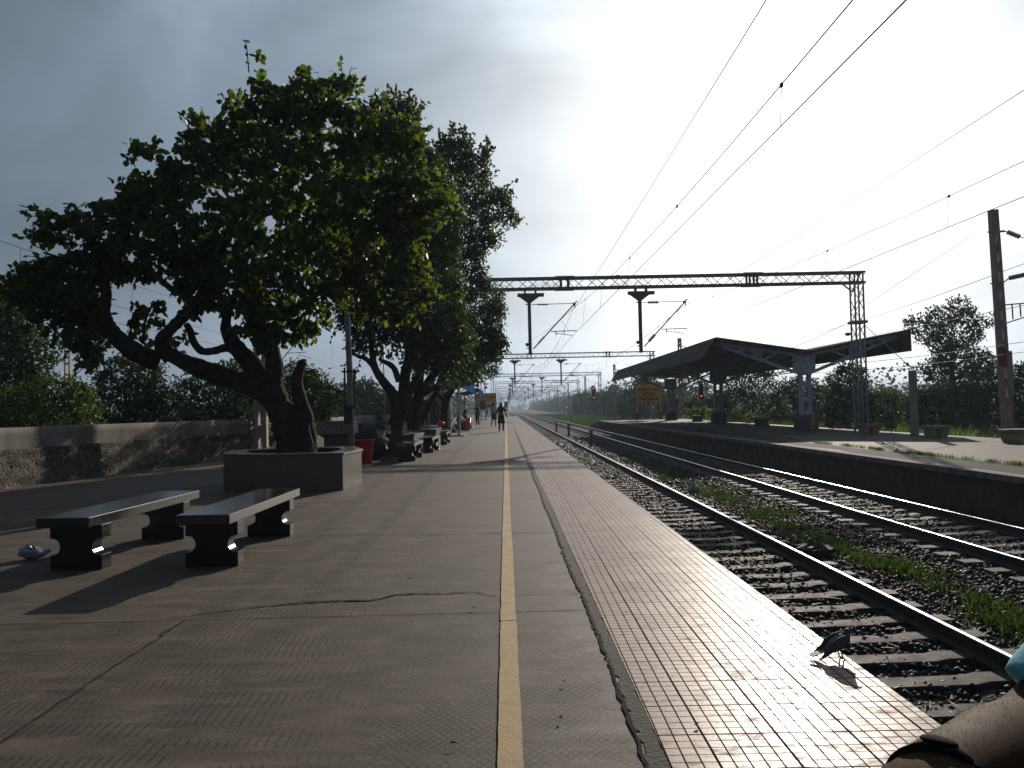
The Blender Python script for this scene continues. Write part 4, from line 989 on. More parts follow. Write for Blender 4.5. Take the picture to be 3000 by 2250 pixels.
catenary('overhead_line', 'overhead line hanging above the nearest track from the drop posts', (SUP1.x, SUP1.z), (REG1.x + .1, REG1.z), -14.0, GYS[:8])
catenary('overhead_line', 'overhead line hanging above the second track beside the shelter roof', (SUP2.x, SUP2.z), (REG2.x + .1, REG2.z), -14.0, GYS[:8], sag=.85)
def wire(label, pts, r=0.008, name='overhead_wire', group='single wires strung along the line'):
    mb = MB(); mb.path(pts, [r * (1 if p[1] < 60 else 1 + (p[1] - 60) / 90) for p in pts], 5); o = mb.build(name, M_wire)
    return tag(o, label, 'wire', group)
def sagged(a, c, sag, n=14):
    a, c = Vector(a), Vector(c); return [a.lerp(c, k / n) - Vector((0, 0, sag * 4 * (k / n) * (1 - k / n))) for k in range(n + 1)]
s1 = Vector((SUP1.x, GD, SUP1.z)); s2 = Vector((SUP2.x, GD, SUP2.z))
wire('single wire rising steeply to the top of the picture over the nearest track', sagged(s1, (3.35, -14, 6.9), .15))
wire('single wire crossing the upper right sky over the far platform edge', sagged(s2, (8.4, -14, 7.0), .2))
wire('thin wire slanting left from the first drop post of the nearest gantry', sagged(s1, P(1565, 932 + 60, 62), .1, 8))
wire('thin wire slanting from the second drop post cantilever toward the distance', sagged(s2, (7.3, 140, 5.6), 1.5, 10))
# masts of prestressed concrete with slots, on the far side of the island platform
def slotted_mast(label, x, y, zb, zt, w0=.46, w1=.32, dep=.26, arms=1, group='slotted masts in a row behind the far platform', sgn=1):
    t = thing('slotted_mast', label, 'mast', (x, y, zb), group=group); h = zt - zb; mb = MB(); fw = .35 * w0
    n = max(6, int(h / .78))
    for s in (-1, 1):
        V = []
        for zz, w_ in ((0, w0), (h, w1)):
            xo = s * w_ / 2; xi = s * (w_ / 2 - fw * w_ / w0)
            V += [(xo, -dep / 2, zz), (xi, -dep / 2, zz), (xi, dep / 2, zz), (xo, dep / 2, zz)]
        mb.add(V, [(0, 1, 2, 3), (4, 5, 6, 7), (0, 1, 5, 4), (1, 2, 6, 5), (2, 3, 7, 6), (3, 0, 4, 7)])
    for i in range(n + 1):
        zz = h * i / n; w_ = w0 + (w1 - w0) * i / n; bh = .36 if i < n else .5
        mb.box((0, 0, min(zz, h - bh / 2 - .004)), (w_ * .7, dep - .03, bh))
    mb.build('mast', M_conpost, t)
    if arms:
        c = MB(); S_ = sgn
        zi = h - .95; c.bar((S_ * .2, 0, zi), (S_ * .45, 0, zi), .08); ins(c, (S_ * .55, 0, zi - .03), (S_ * 1.1, 0, zi - .28), .12, 6); c.bar((S_ * .45, 0, zi), (S_ * .55, 0, zi - .03), .03); c.bar((S_ * 1.1, 0, zi - .28), (S_ * 2.7, 0, zi - .55), .03)
        zc_ = h - 3.2; c.bar((S_ * .2, 0, zc_), (S_ * .5, 0, zc_ + .2), .05); ins(c, (S_ * .5, 0, zc_ + .2), (S_ * 1.2, 0, zc_ + .32), .11, 7); c.tube((S_ * 1.2, 0, zc_ + .32), (S_ * 3.2, 0, zi - .75), .03)
        c.bar((S_ * .2, 0, zc_ - .95), (S_ * 1.5, 0, zc_ - .9), .05); c.bar((S_ * .2, 0, zc_ - 1.75), (S_ * 1.5, 0, zc_ - 1.4), .05)
        for k in (.35, .7, 1.1): c.bar((S_ * (.2 + k), 0, zc_ - .93), (S_ * (.2 + k), 0, zc_ - 1.7 + .3 * k), .04)
        c.bar((-S_ * .3, 0, zi), (-S_ * .15, 0, zi), .05); c.bar((-S_ * .32, 0, zc_), (-S_ * .15, 0, zc_), .05)
        c.build('cantilever', M_steel, t)
    return t
mtop = P(2905, 615, 32.5); mbot = P(2950, 1262, 32.5)
m0 = slotted_mast('nearest slotted concrete mast at the right edge, with a red plate on it', mbot.x + .05, 32.5, P2Z - .3, mtop.z, .42, .33)
MB().box((-.12, -.16, 3.6), (.36, .02, .82)).build('danger_plate', M_redp, m0)
MB().box((.16, -.15, 2.9), (.3, .02, 1.9)).build('side_panel', M_conpost, m0)
for v in kids(m0): pass
m0.rotation_euler = (0, R(-1.5), 0)
for i, y in enumerate([86, 138, 189, 241, 292, 344]):
    slotted_mast('%s slotted mast of the row behind the far platform' % ORD[i + 1], 19.9, y, GRZ, 8.85, .5, .42)
MASTF = thing('overhead_line', 'thin overhead line running behind the island platform past the slotted masts', 'overhead line', (0, 0, 0), group='overhead lines along the tracks')
mb = MB(); mb2 = MB(); ya = [-20, 32.5, 86, 138, 189, 241, 292]
for a, c in zip(ya, ya[1:]):
    mb.path(sagged((22.6, a, 7.1), (22.6, c, 7.1), .9), .009 + a * 0 + max(0, a) * .00012, 5); mb2.path([(23.2, a, 5.4), (23.2, c, 5.4)], .009 + max(0, a) * .00012, 5)
mb.build('messenger_wire', M_wire, MASTF); mb2.build('contact_wire', M_wire, MASTF)
wa_ = P(2848, 690, 32.4); wb_ = Vector((XR + .25, GD, 5.9))
wire('guy wire from the slotted mast down to the gantry leg', [wa_, wb_], .01)
wire('wire sagging from the gantry leg toward the shelter roof and the distance', sagged((XR - .35, GD, 5.2), (14.0, 88, 6.2), 2.0), .012)
wire('long wire with a weight, passing over the shelter roof', sagged(P(3010, 1000, 30), P(1950, 1040, 86), 1.2), .012)
wire('lower long wire passing just above the shelter roof', sagged(P(3010, 1030, 30), P(1970, 1052, 86), 1.2), .01)
wt = P(2484, 979, 41); o = MB().ell(wt, (.16, .16, .1), 10, 6).build('wire_weight', M_steel); tag(o, 'dark egg-shaped insulator weight hanging on the wires above the shelter wing', 'insulator')
# short post with guy
pb = P(2680, 1272, 33.2); pb.z = P2Z
gp = thing('guy_post', 'short square concrete post on the far platform, holding a slanting guy rod', 'post', pb)
MB().box((0, 0, 1.42), (.26, .26, 2.84)).build('post', M_conpost, gp, bevel=.015)
mb = MB(); tp = Vector((0, 0, 2.9)); gl_ = Vector((XR + .3 - pb.x, GD - pb.y, 5.05)) - Vector((0, 0, P2Z)); mb.tube(tp, gl_, .016, n=6); mb.tube(tp + Vector((.09, 0, 0)), tp.lerp(gl_, .15), .014, n=6); mb.bar(tp.lerp(gl_, .12) - Vector((.12, 0, 0)), tp.lerp(gl_, .12) + Vector((.12, 0, 0)), .05); mb.build('guy_rod', M_steel2, gp)
# left-hand line beyond the wall
def left_mast(label, x, y, zb, reach, zs):
    t = thing('track_mast', label, 'mast', (x, y, zb), group='masts of the line behind the boundary wall')
    mb = MB(); h = 10.2
    for s in (-1, 1): mb.box((s * .15, 0, h / 2), (.09, .2, h))
    for k in range(14): mb.box((0, 0, .3 + k * .75), (.22, .16, .12))
    mb.build('mast', M_conpost, t)
    c = MB(); c.tube((.2, 0, zs - 1.0), (reach, 0, zs + 1.5), .035); c.tube((.2, 0, zs + 1.45), (reach - .1, 0, zs + 1.45), .02); ins(c, (.4, 0, zs - .8), (.9, 0, zs - .35), .09, 5)
    c.tube((reach * .52, 0, zs + .28), (reach + .25, 0, zs + .34), .024); c.tube((reach * .9, 0, zs + .3), (reach * .9, 0, zs + .04), .02); c.path([(reach * .9, 0, zs + .1), (reach * .93, 0, zs + .14), (reach + .5, 0, zs - .05), (reach + .55, 0, zs - .14)], .018, 6)
    c.build('cantilever', M_steel, t)
    return t
lz = P(918, 1046, 50).z
left_mast('mast behind the wall whose cantilever shows left of the lamp pole', -15.6, 50, GRZ, 2.3, lz - GRZ)
left_mast('far-off mast with a cantilever above the bushes at the left', P(146 * K, 1000, 52).x, 52, GRZ, 2.9, P(197, 1070, 52).z - GRZ)
t = thing('overhead_line', 'overhead line behind the boundary wall, glimpsed through the crooked tree', 'overhead line', (0, 0, 0), group='overhead lines along the tracks')
mb = MB(); mb2 = MB()
zm = P(0, 651, 29.2).z
for a, c in ((-4, 50), (50, 104), (104, 160)):
    mb.path(sagged((-12.7, a, lz + 1.6), (-12.7, c, lz + 1.6), .75), .012, 5); mb2.path([(-12.75, a, lz), (-12.75, c, lz)], .012, 5)
    for k in range(1, 9):
        u = k / 9; d = MB().tube((0, 0, 0), (-.05, 0, -(1.6 - .75 * 4 * u * (1 - u))), .006, n=4); o = d.build('dropper', M_wire, t); o.location = (-12.7, a + (c - a) * u, lz + 1.6 - .75 * 4 * u * (1 - u))
mb.build('messenger_wire', M_wire, t); mb2.build('contact_wire', M_wire, t)
wire('thin lower wire behind the wall with a small bird on it', [(-13.6, -4, lz - .35), (-13.6, 160, lz - .35)], .012)
# lattice mast on the platform in front of the wall
bx = P(766, 1330, 21.5)
t = slotted_mast('slotted concrete mast rising in front of the wall behind the crooked tree', bx.x, 21.5, 0, 6.3, .36, .30, .2, arms=0, group='masts of the line behind the boundary wall')
wire('thin stay wire slanting down to the wall left of the crooked trunk', [P(*z7b(735, 820), 20.5), P(*z7b(480, 1610), 20.5)], .008, 'stay_wire')
# ================================================================== far platform shelter
YS0, YS1 = 41.4, 78.5
vz = P(2369, 1029, YS0).z; rzl = P(2098, 990, YS0); rzr = P(2668, 966, YS0); lo_l = P(2066, 1050, YS0); lo_r = P(2680, 1027, YS0)
XV = P(2369, 1029, YS0).x + .12
sh = thing('platform_shelter', 'butterfly-roofed shelter of dark corrugated sheets on three steel columns', 'shelter', (XV, YS0, P2Z))
def slab2(pl, y0, y1, th, mb, yoff=(0, 0)):
    """open profile pl given thickness th, along y"""
    n = len(pl); V = []
    for k, (y, yo) in enumerate(((y0, yoff), (y1, (0, 0)))):
        for i, p in enumerate(pl): V.append((p[0], y + (yo[0] if i == 0 else yo[1] if i == n - 1 else 0), p[1]))
        for i, p in enumerate(pl): V.append((p[0], y + (yo[0] if i == 0 else yo[1] if i == n - 1 else 0), p[1] + th))
    Fq = []
    for i in range(n - 1):
        Fq += [(i, i + 1, 2 * n + i + 1, 2 * n + i), (n + i + 1, n + i, 3 * n + i, 3 * n + i + 1), (i + 1, i, n + i, n + i + 1), (2 * n + i, 2 * n + i + 1, 3 * n + i + 1, 3 * n + i)]
    Fq += [(0, 2 * n, 3 * n, n), (n - 1, 2 * n - 1, 4 * n - 1, 3 * n - 1)]
    return mb.add(V, Fq)
prof = [(lo_l.x - .05, lo_l.z), (rzl.x, rzl.z), (XV, vz), (rzr.x, rzr.z), (lo_r.x, lo_r.z)]
mb = MB(); slab2(prof, YS0, YS1, .05, mb, (0.6, 0.3)); mb.build('roof', M_asb, sh, world=True)
pur = MB()
for a, c in ((prof[1], prof[2]), (prof[2], prof[3])):
    for u in (.08, .3, .52, .74, .94):
        x = a[0] + (c[0] - a[0]) * u; zz = a[1] + (c[1] - a[1]) * u - .07; pur.box((x, (YS0 + YS1) / 2, zz), (.06, YS1 - YS0 - .3, .12))
pur.build('purlins', M_steel, sh, world=True)
CY = [42.4, 59.8, 77.0]
for i, y in enumerate(CY):
    fr = MB(); z0 = vz - .12; gb = vz - 1.22; xl, xr = prof[1], prof[3]
    def web(s, tip):
        a = Vector((XV + s * .45, y, z0)); tl_ = Vector((tip[0] - s * .25, y, tip[1] - .22)); g = Vector((XV + s * .42, y, gb + .1))
        fr.bar(a, tl_, .1, .16); fr.bar(g, tl_ - Vector((0, 0, .06)), .1, .17)
        for u, v in ((.22, .42), (.62, .42), (.62, .75)):
            p = a.lerp(tl_, u); q_ = g.lerp(tl_, v); fr.bar(p, q_, .07, .1)
        # gusset plate part way along each arm
        p = a.lerp(tl_, .48); q_ = g.lerp(tl_, .48)
        fr.prism([(p.x - .28, p.z), (p.x + .28, p.z + (tl_.z - a.z) * .05 * 1), (q_.x + .22, q_.z), (q_.x - .2, q_.z)], y - .035, y + .035)
    web(-1, xl); web(1, xr)
    fr.prism([(XV - .62, z0), (XV + .62, z0), (XV + .62, gb + .3), (XV + .36, gb - .05), (XV - .36, gb - .05), (XV - .62, gb + .3)], y - .06, y + .06)
    arm = fr.build('roof_truss', M_shel, sh, world=True)
    c = MB(); w_ = .27; zb_ = P2Z + .7; zt_ = gb + .1
    for s in (-1, 1):
        c.box((XV + s * w_, y, (zb_ + zt_) / 2), (.1, .34, zt_ - zb_)); c.box((XV + s * (w_ - .09), y - .1, (zb_ + zt_) / 2), (.1, .04, zt_ - zb_)); c.box((XV + s * (w_ - .09), y + .1, (zb_ + zt_) / 2), (.1, .04, zt_ - zb_))
    for k in range(4): c.box((XV, y, zb_ + .25 + k * .78), (.5, .28, .26))
    c.build('column', M_shel, sh, world=True)
    b_ = MB(); b_.prism([(XV - .52, P2Z), (XV + .52, P2Z), (XV + .52, P2Z + .58), (XV + .3, P2Z + .84), (XV - .3, P2Z + .84), (XV - .52, P2Z + .58)], y - .5, y + .5); b_.build('plinth', M_ped, sh, world=True, bevel=.02)
    if i: continue
    MB().box((XV + .16, y - .54, P2Z + .42), (.2, .04, .8)).build('yellow_post_guard', M_ylbench, sh, world=True)
lt = MB()
for i in range(2):
    ya_, yb_ = CY[i], CY[i + 1]
    for xo in (-.55, .55):
        lt.bar((XV + xo, ya_, vz - .45), (XV + xo, yb_, vz - .45), .05); lt.bar((XV + xo, ya_, vz - 1.0), (XV + xo, yb_, vz - 1.0), .05)
        n = 20
        for k in range(n): yk = ya_ + (yb_ - ya_) * k / n; yk1 = ya_ + (yb_ - ya_) * (k + 1) / n; a, c_ = (-.45, -1.0) if k % 2 else (-1.0, -.45); lt.bar((XV + xo, yk, vz + a), (XV + xo, yk1, vz + c_), .03)
lt.build('lattice_girder', M_steel, sh, world=True)
MB().tube((XV - 4.0, YS0 + .4, vz + .1), (XV - 3.5, YS0 + .4, vz + .12), .04).build('tube_lamp', M_white, sh, world=True)
# ------------------------------------------------------------------ far platform furniture
def slab_bench(label, x, y, L=.97, legs='block', rz=0, h=.47):
    t = thing('concrete_bench', label, 'bench', (x, y, P2Z), rz, 'concrete benches on the far platform')
    if legs == 'block':
        MB().box((0, 0, h - .07), (L, .5, .14)).build('seat', M_grbench, t, bevel=.012)
        for s in (-1, 1):
            MB().prism([(s * .08, .0), (s * .08, h - .145), (s * (L / 2 - .07), h - .145), (s * (L / 2 - .07), h * .35), (s * (L / 2 - .16), .0)], -.2, .2).build('leg', M_ylbench, t, bevel=.01)
    else:
        MB().box((0, 0, h + .03), (L + .12, .62, .09)).build('seat', M_grbench, t, bevel=.012)
        hw = L / 2 - .1
        MB().prism([(-hw, 0), (hw, 0), (hw, .07), (hw - .1, .16), (hw - .13, .3), (hw - .02, h - .02), (-hw + .02, h - .02), (-hw + .13, .3), (-hw + .1, .16), (-hw, .07)], .12, .2).build('side_panel', M_ped, t)
        MB().prism([(-hw, 0), (hw, 0), (hw, .07), (hw - .1, .16), (hw - .13, .3), (hw - .02, h - .02), (-hw + .02, h - .02), (-hw + .13, .3), (-hw + .1, .16), (-hw, .07)], -.2, -.12).build('side_panel', M_ped, t)
        mb = MB()
        for k in range(-1, 2): mb.lathe([(.03, 0), (.05, .1), (.02, .25), (.05, .4)], (k * .22, 0, .02), 8)
        mb.build('balusters', M_ped, t)
    return t
def gx(x, d): return P(x, 1250, d).x
slab_bench('yellow-legged concrete bench standing before the gantry leg', gx(2546, 35.2), 35.2)
slab_bench('yellow-legged concrete bench just right of the short guy post', gx(2742, 30.8), 30.8, .97)
slab_bench('yellow-legged concrete bench at the right edge below the slotted mast', gx(2985, 26.0), 26.0, 1.2)
slab_bench('waisted concrete bench between the two nearer shelter columns', gx(2231, 50.5), 50.5, 1.2, 'waist')
slab_bench('waisted concrete bench between the two farther shelter columns, shrub behind', gx(2043, 68), 68, 1.1, 'waist')
# station name boards
def name_board(label, x, y, zb, w_, h, top, m, rz=0, panel=False, cover=False):
    t = thing('station_name_board', label, 'sign', (x, y, zb), rz, 'yellow station name boards')
    bd = MB().box((0, 0, top - h / 2), (w_, .08, h)).build('board', m, t)
    for s in (-1, 1):
        MB().prism([(s * w_ / 2, .75), (s * (w_ / 2 - .16), .75), (s * (w_ / 2 - .16), top - h - .35), (s * (w_ / 2 - .5), top - h), (s * w_ / 2, top - h)], -.05, .05).build('post', m, t)
        MB().box((s * (w_ / 2 - .08), 0, .375), (.15, .11, .75)).build('post_foot', M_black, t)
    for i, (tx, sz) in enumerate((('\u0ba4\u0bbf\u0bb0\u0bbf\u0b9a\u0bc2\u0bb2\u0bae\u0bcd', .46), ('\u0924\u093f\u0930\u0941\u0938\u0942\u0932\u092e', .46), ('TIRUSULAM', .44))):
        cu = bpy.data.curves.new('lettering', 'FONT'); cu.body = tx; cu.size = sz; cu.align_x = 'CENTER'; cu.extrude = .004; cu.offset = .012; cu.materials.append(M_black)
        tmp = bpy.data.objects.new('tmp', cu); me_ = bpy.data.meshes.new_from_object(tmp); bpy.data.objects.remove(tmp); o = bpy.data.objects.new('lettering', me_); COL.objects.link(o); o.parent = bd; o.rotation_euler = (math.pi / 2, 0, 0); o.location = (0, -.047, top - .58 - i * .56 * h / 1.9); 
        if h < 1.9: o.scale = (h / 1.95,) * 3
    if panel:
        MB().box((.42, -.06, top - h * .62), (.62, .03, .42)).build('paper_notice', M_white, t)
    return t
nb = P(1902, 1227, 81)
name_board('yellow station name board at the far end of the island platform', nb.x, 81, P2Z, 2.72, 1.78, P(1902, 1128, 81).z - P2Z, M_sign)
name_board('yellow name board with a paper notice beside the people on the near platform', P(1424, 1190, 88).x - .05, 88, 0, 2.55, 1.72, P(1424, 1152, 88).z, M_sign, panel=True)
t = thing('red_board', 'dull red sheet board standing before the yellow name board on the near platform', 'sign', (P(1414, 1190, 84).x, 84, 0))
MB().box((0, 0, 1.62), (.6, .05, .95)).build('panel', M_maroon, t)
for s in (-1, 1): MB().box((s * .26, .04, .75), (.05, .03, 1.5)).build('leg', M_steel2, t)
# signals
def signal(label, x, y, zb, top, lights, hh=1.35):
    t = thing('railway_signal', label, 'signal', (x, y, zb), group='colour light signals'); h = top - zb
    MB().tube((0, 0, 0), (0, 0, h - hh - .4), .09, n=10).box((0, 0, .2), (.5, .5, .4)).build('pole', M_steel, t)
    lad = MB()
    for s in (-1, 1): lad.tube((s * .17, .25, 0), (s * .17, .2, h - hh), .018, n=5)
    for k in range(int((h - hh) / .35)): lad.tube((-.17, .24, .2 + k * .35), (.17, .24, .2 + k * .35), .012, n=5)
    lad.box((0, .1, h - hh - .35), (.55, .5, .05)); lad.build('ladder', M_steel, t)
    hd = MB(); n = 12; hd.prism([(.27 * math.cos(a), h - .27 + .27 * math.sin(a)) for a in [math.pi * k / 10 for k in range(11)]] + [(-.27, h - hh), (.27, h - hh)], -.1, .1)
    head = hd.build('head', M_black, t)
    for f, on in lights:
        zz = h - .3 - (hh - .5) * f; ho = MB(); ho.path([(0, -.10, zz), (0, -.32, zz)], [.125, .135], 12, cap=False); ho.build('hood', M_black, head)
        MB().lathe([(.0, 0), (.09, 0.002)], (0, 0, 0), 14).build('lamp', {'r': M_lred, 'a': M_lamb}.get(on, M_ins), head)
        o = kids(head)[-1]; o.rotation_euler = (math.pi / 2, 0, 0); o.location = (0, -.135, zz)
    return t
a_ = P(1738, 1130, 110); signal('amber-lit signal standing on the green verge beyond the island platform', a_.x, 110, GRZ, a_.z, [(0.05, 'a'), (.45, ''), (.85, 'a')], 2.2)
a_ = P(2053, 1121, 90); signal('red-lit signal seen under the far platform roof', a_.x, 90, GRZ, a_.z, [(.1, ''), (.45, ''), (.85, 'r')], 2.0)
a_ = P(1482, 1176, 124); signal('distant red-lit signal at the far end of the near platform', a_.x, 124, GRZ, a_.z, [(.1, ''), (.75, 'r')], 1.6)
# marker posts between the tracks
t = thing('marker_post', 'nearest short dark post between the two tracks', 'post', (P(1732, 1290, 46).x, 46, BALZ), group='short posts between the two tracks')
MB().box((0, 0, .5), (.20, .2, 1.0), 0, .9).build('shaft', M_ped, t); MB().box((0, 0, 1.03), (.25, .25, .08)).build('cap', M_ped, t)
TT = build_tree(t)
copy_tree(t, None, (P(1666, 1260, 64).x, 64, BALZ), 0, 'middle short dark post of three between the two tracks', TT)
copy_tree(t, None, (P(1630, 1250, 76).x, 76, BALZ), 0, 'farthest short dark post of three between the two tracks', TT)
# shrubs on the far platform edge
def shrub(label, cx, cy, D, w_, h, n, m=M_weed):
    b0_ = P(cx, cy, D); b0_.z = GRZ if b0_.x > 18.5 else P2Z
    t = thing('shrub', label, 'shrub', b0_, group='small shrubs by the far platform')
    C = np.array([P(cx + random.gauss(0, w_ * .3), cy - h * (.25 + .75 * random.random()), D + random.gauss(0, .25)) for _ in range(n)])
    leaves('foliage', C, 12, .12 * D / 40, .13 * D / 40, .07 * D / 40, m, t, .1)
    mb = MB()
    for k in range(4): mb.tube((0, 0, 0), (random.uniform(-.25, .25), random.uniform(-.2, .2), .6), .015, .006, 5)
    mb.build('stem', M_bark, t)
shrub('pale leafy shrub behind the farther waisted bench', 2050, 1236, 70, 60, 42, 60)
shrub('small pale shrub at the platform edge left of the guy post', 2610, 1262, 36, 26, 32, 40)
shrub('small shrub right of the near shelter column', 2438, 1258, 40, 30, 26, 30)
shrub('spiky weeds between the shelter columns', 2195, 1234, 60, 50, 26, 30)
# ================================================================== near platform objects
px = P(1030, 1322, 17.4)
t = thing('lamp_pole', 'grey steel lamp pole with black rods clamped round it, behind the nearest planter', 'lamp pole', (px.x, 17.4, 0), group='steel poles on the near platform')
pt = P(1015, 870, 17.4); MB().path([(0, 0, 0), (0, 0, 1.6), (pt.x - px.x, 0, pt.z), (pt.x - px.x - .05, 0, 7.2)], [.075, .075, .06, .045], 12).build('pole', M_steel2, t, smooth=True)
z3w = lambda x, y, d=17.4: P(*z3(x, y), d)
for (xa, ya, xb, yb) in ((362, 420, 372, 930), (455, 430, 458, 830), (468, 440, 440, 860)):
    a, c_ = z3w(xa, ya), z3w(xb, yb); MB().tube(a, c_, .022, n=7).build('rod', M_black, t, world=True)
c_ = z3w(405, 890); MB().box(c_, (.19, .2, .36)).build('junction_box', M_black, t, world=True)
for yy in (460, 800): c_ = z3w(410, yy); MB().box(c_, (.34, .17, .03)).build('clamp', M_black, t, world=True)
ar = MB(); ar.path([(-.1, 0, 7.15), (.5, -.1, 7.5), (1.1, -.2, 7.55)], .025, 7); ar.build('arm', M_steel2, t); MB().box((1.3, -.22, 7.55), (.5, .22, .1)).build('lamp_head', M_steel2, t, bevel=.02)
for i, (sx, base, D, r, top, lab) in enumerate([(1291, 1245, 33.5, .055, 6.5, 'thin steel pole just left of the lattice gantry leg'), (1129, 1250, 46, .05, 5.6, 'thin pale pole by the wall left of the second tree'), (1258, 1240, 41, .05, 5.0, 'thin steel pole between the tree trunks near the kiosk')]):
    q_ = P(sx, base, D); t = thing('steel_pole', lab, 'pole', (q_.x, D, 0), group='steel poles on the near platform')
    MB().tube((0, 0, 0), (-.05, 0, top), r, r * .8, 8).build('shaft', M_steel2, t, smooth=True); MB().box((0, 0, .02), (.3, .3, .04)).build('base_plate', M_steel2, t)
# big red bin with a black sack of rubbish on a box behind it
q_ = G(900 + 540 / 3.318, 950 + 1355 / 3.318); q_.y += .3
t = thing('litter_bin', 'big bright red tapered plastic bin beside the second planter', 'bin', (q_.x, q_.y, 0), R(8))
def rr_loop(w_, d_, zz, r=.06, n=4):
    out = []
    for cx, cy, a0 in ((w_ / 2 - r, d_ / 2 - r, 0), (-w_ / 2 + r, d_ / 2 - r, 90), (-w_ / 2 + r, -d_ / 2 + r, 180), (w_ / 2 - r, -d_ / 2 + r, 270)):
        for k in range(n + 1): a = R(a0 + 90 * k / n); out.append((cx + r * math.cos(a), cy + r * math.sin(a), zz))
    return out
def loft(loops, mb, cap0=True, cap1=False):
    n = len(loops[0]); V = [p for l in loops for p in l]; Fq = [(i * n + k, i * n + (k + 1) % n, (i + 1) * n + (k + 1) % n, (i + 1) * n + k) for i in range(len(loops) - 1) for k in range(n)]
    if cap0: Fq.append(tuple(range(n)))
    if cap1: Fq.append(tuple((len(loops) - 1) * n + k for k in range(n)))
    return mb.add(V, Fq)
mb = MB(); loft([rr_loop(.34, .3, 0), rr_loop(.39, .34, .3), rr_loop(.43, .38, .55), rr_loop(.47, .42, .552), rr_loop(.475, .425, .585), rr_loop(.42, .37, .585), rr_loop(.40, .35, .3), rr_loop(.32, .28, .02)], mb, True, True); mb.build('body', M_red, t, smooth=True)
MB().path([(-.08, -.225, .47), (-.07, -.25, .42), (.05, -.25, .42), (.06, -.225, .47)], .012, 6).build('handle', M_red, t)
def sack(name, label, c, r, m, seed, cat='sack', n=26):
    rs = random.Random(seed); mb = MB(); mb.ell((0, 0, r[2] * .92), r, n, n // 2)
    ph = [rs.uniform(0, 6.28) for _ in range(6)]; V = []
    for x, y, zz in mb.v:
        a = math.atan2(y, x); f = 1 + .08 * math.sin(5 * a + ph[0] + zz * 7) + .06 * math.sin(9 * a + ph[1] - zz * 11) + .05 * math.sin(zz * 23 + ph[2]); 
        f *= 1 + .15 * (1 - zz / (2 * r[2])) 
        V.append((x * f, y * f, max(0.004, zz * (1 + .05 * math.sin(3 * a + ph[3])))))
    mb.v = V; o = mb.build(name, m, None, smooth=True); o.location = c; return tag(o, label, cat)
c_ = z3w(575, 1180, 20.6); sack('rubbish_sack', 'bulging black plastic rubbish sack behind the red bin', (c_.x, 20.6, 0), (.55, .42, .5), M_bag, 3)
c_ = z3w(640, 1180, 20.2); sack('rubbish_sack', 'upper black and grey plastic sack leaning right above the red bin', (c_.x, 20.9, .52), (.34, .3, .26), M_bag, 5)
c_ = z3w(1282, 1040, 30.6); sack('red_sack', 'small red bundle lying on the planter edge behind a bench', (c_.x, 31.4, .62), (.15, .12, .11), M_red, 8)
c_ = P(1344, 1238, 46); q_ = thing('litter_bin', 'red bin with a white rim between the seated people', 'bin', (P(1368, 1235, 45.6).x, 45.6, 0)); mb = MB(); loft([rr_loop(.34, .3, 0), rr_loop(.39, .34, .3), rr_loop(.47, .42, .75), rr_loop(.44, .4, .7), rr_loop(.3, .26, .05)], mb, True, True); mb.build('body', M_red, q_, smooth=True); MB().path([(-.235, -.21, .62), (.235, -.21, .62)], .02, 6).build('band', M_white, q_)
# crumpled bags and scraps
def crumple(name, label, c, s, m, seed, cat='bag'):
    rs = np.random.default_rng(seed); mb = MB(); mb.ell((0, 0, s[2]), s, 14, 8); V = np.array(mb.v); V *= (1 + rs.normal(0, .13, (len(V), 1))); V[:, 2] = np.maximum(V[:, 2], .003); mb.v = [tuple(v) for v in V]
    o = mb.build(name, m); o.location = c; return tag(o, label, cat)
M_clear = mat('clear_plastic', (.22, .25, .3), .2, .2, 9, .8, 30); 
crumple('plastic_bag', 'crumpled clear plastic bag lying beside the leftmost bench', G(99, 1638), (.13, .08, .055), M_clear, 2)
crumple('plastic_bag', 'crumpled pale plastic bag on the ballast between the tracks', G(2032, 1446, BALZ), (.16, .12, .10), mat('pale_plastic', (.28, .33, .4), .5, .2, 9), 4)
crumple('paper_scrap', 'blue-white paper scrap lying on the ballast near the pigeon', G(2760, 1908, BALZ), (.05, .035, .006), M_white, 9, 'scrap')
crumple('paper_scrap', 'pale scrap at the foot of the bench between the planters', G(1281, 1316), (.1, .08, .03), M_white, 6, 'scrap')
crumple('rock', 'large dark mound of stone beside the nearest rail', G(2375, 1632, BALZ), (.36, .26, .10), M_rail, 12, 'rock')
crumple('broken_slab', 'ribbed pale broken slab lying in the grass beyond the nearest rail', G(2873, 1728, BALZ), (.11, .07, .02), M_ped, 15, 'slab')
lf = MB(); lf.add([(0, 0, 0.004), (.03, .012, .014), (.07, 0, .004), (.03, -.014, .008)], [(0, 1, 2, 3)]); first = None
for i, (x, y) in enumerate([(1203, 1834), (1315, 2192), (912, 1722), (905, 1855), (1195, 1702), (905, 1752), (640, 2000), (480, 1760), (1660, 2010), (1640, 2120), (1830, 1800), (2050, 2130), (260, 1870), (1395, 1790), (2376, 1931)]):
    if first is None: first = lf.build('fallen_leaf', M_crack); o = first; tag(o, 'small dark dry leaf lying on the near platform', 'leaf', 'dry leaves scattered on the near platform')
    else: o = first.copy(); COL.objects.link(o)
    o.location = G(x, y) + Vector((0, 0, .016)); o.rotation_euler = (0, 0, random.uniform(0, 6.28)); s_ = random.uniform(.3, .65); o.scale = (s_, s_, s_)
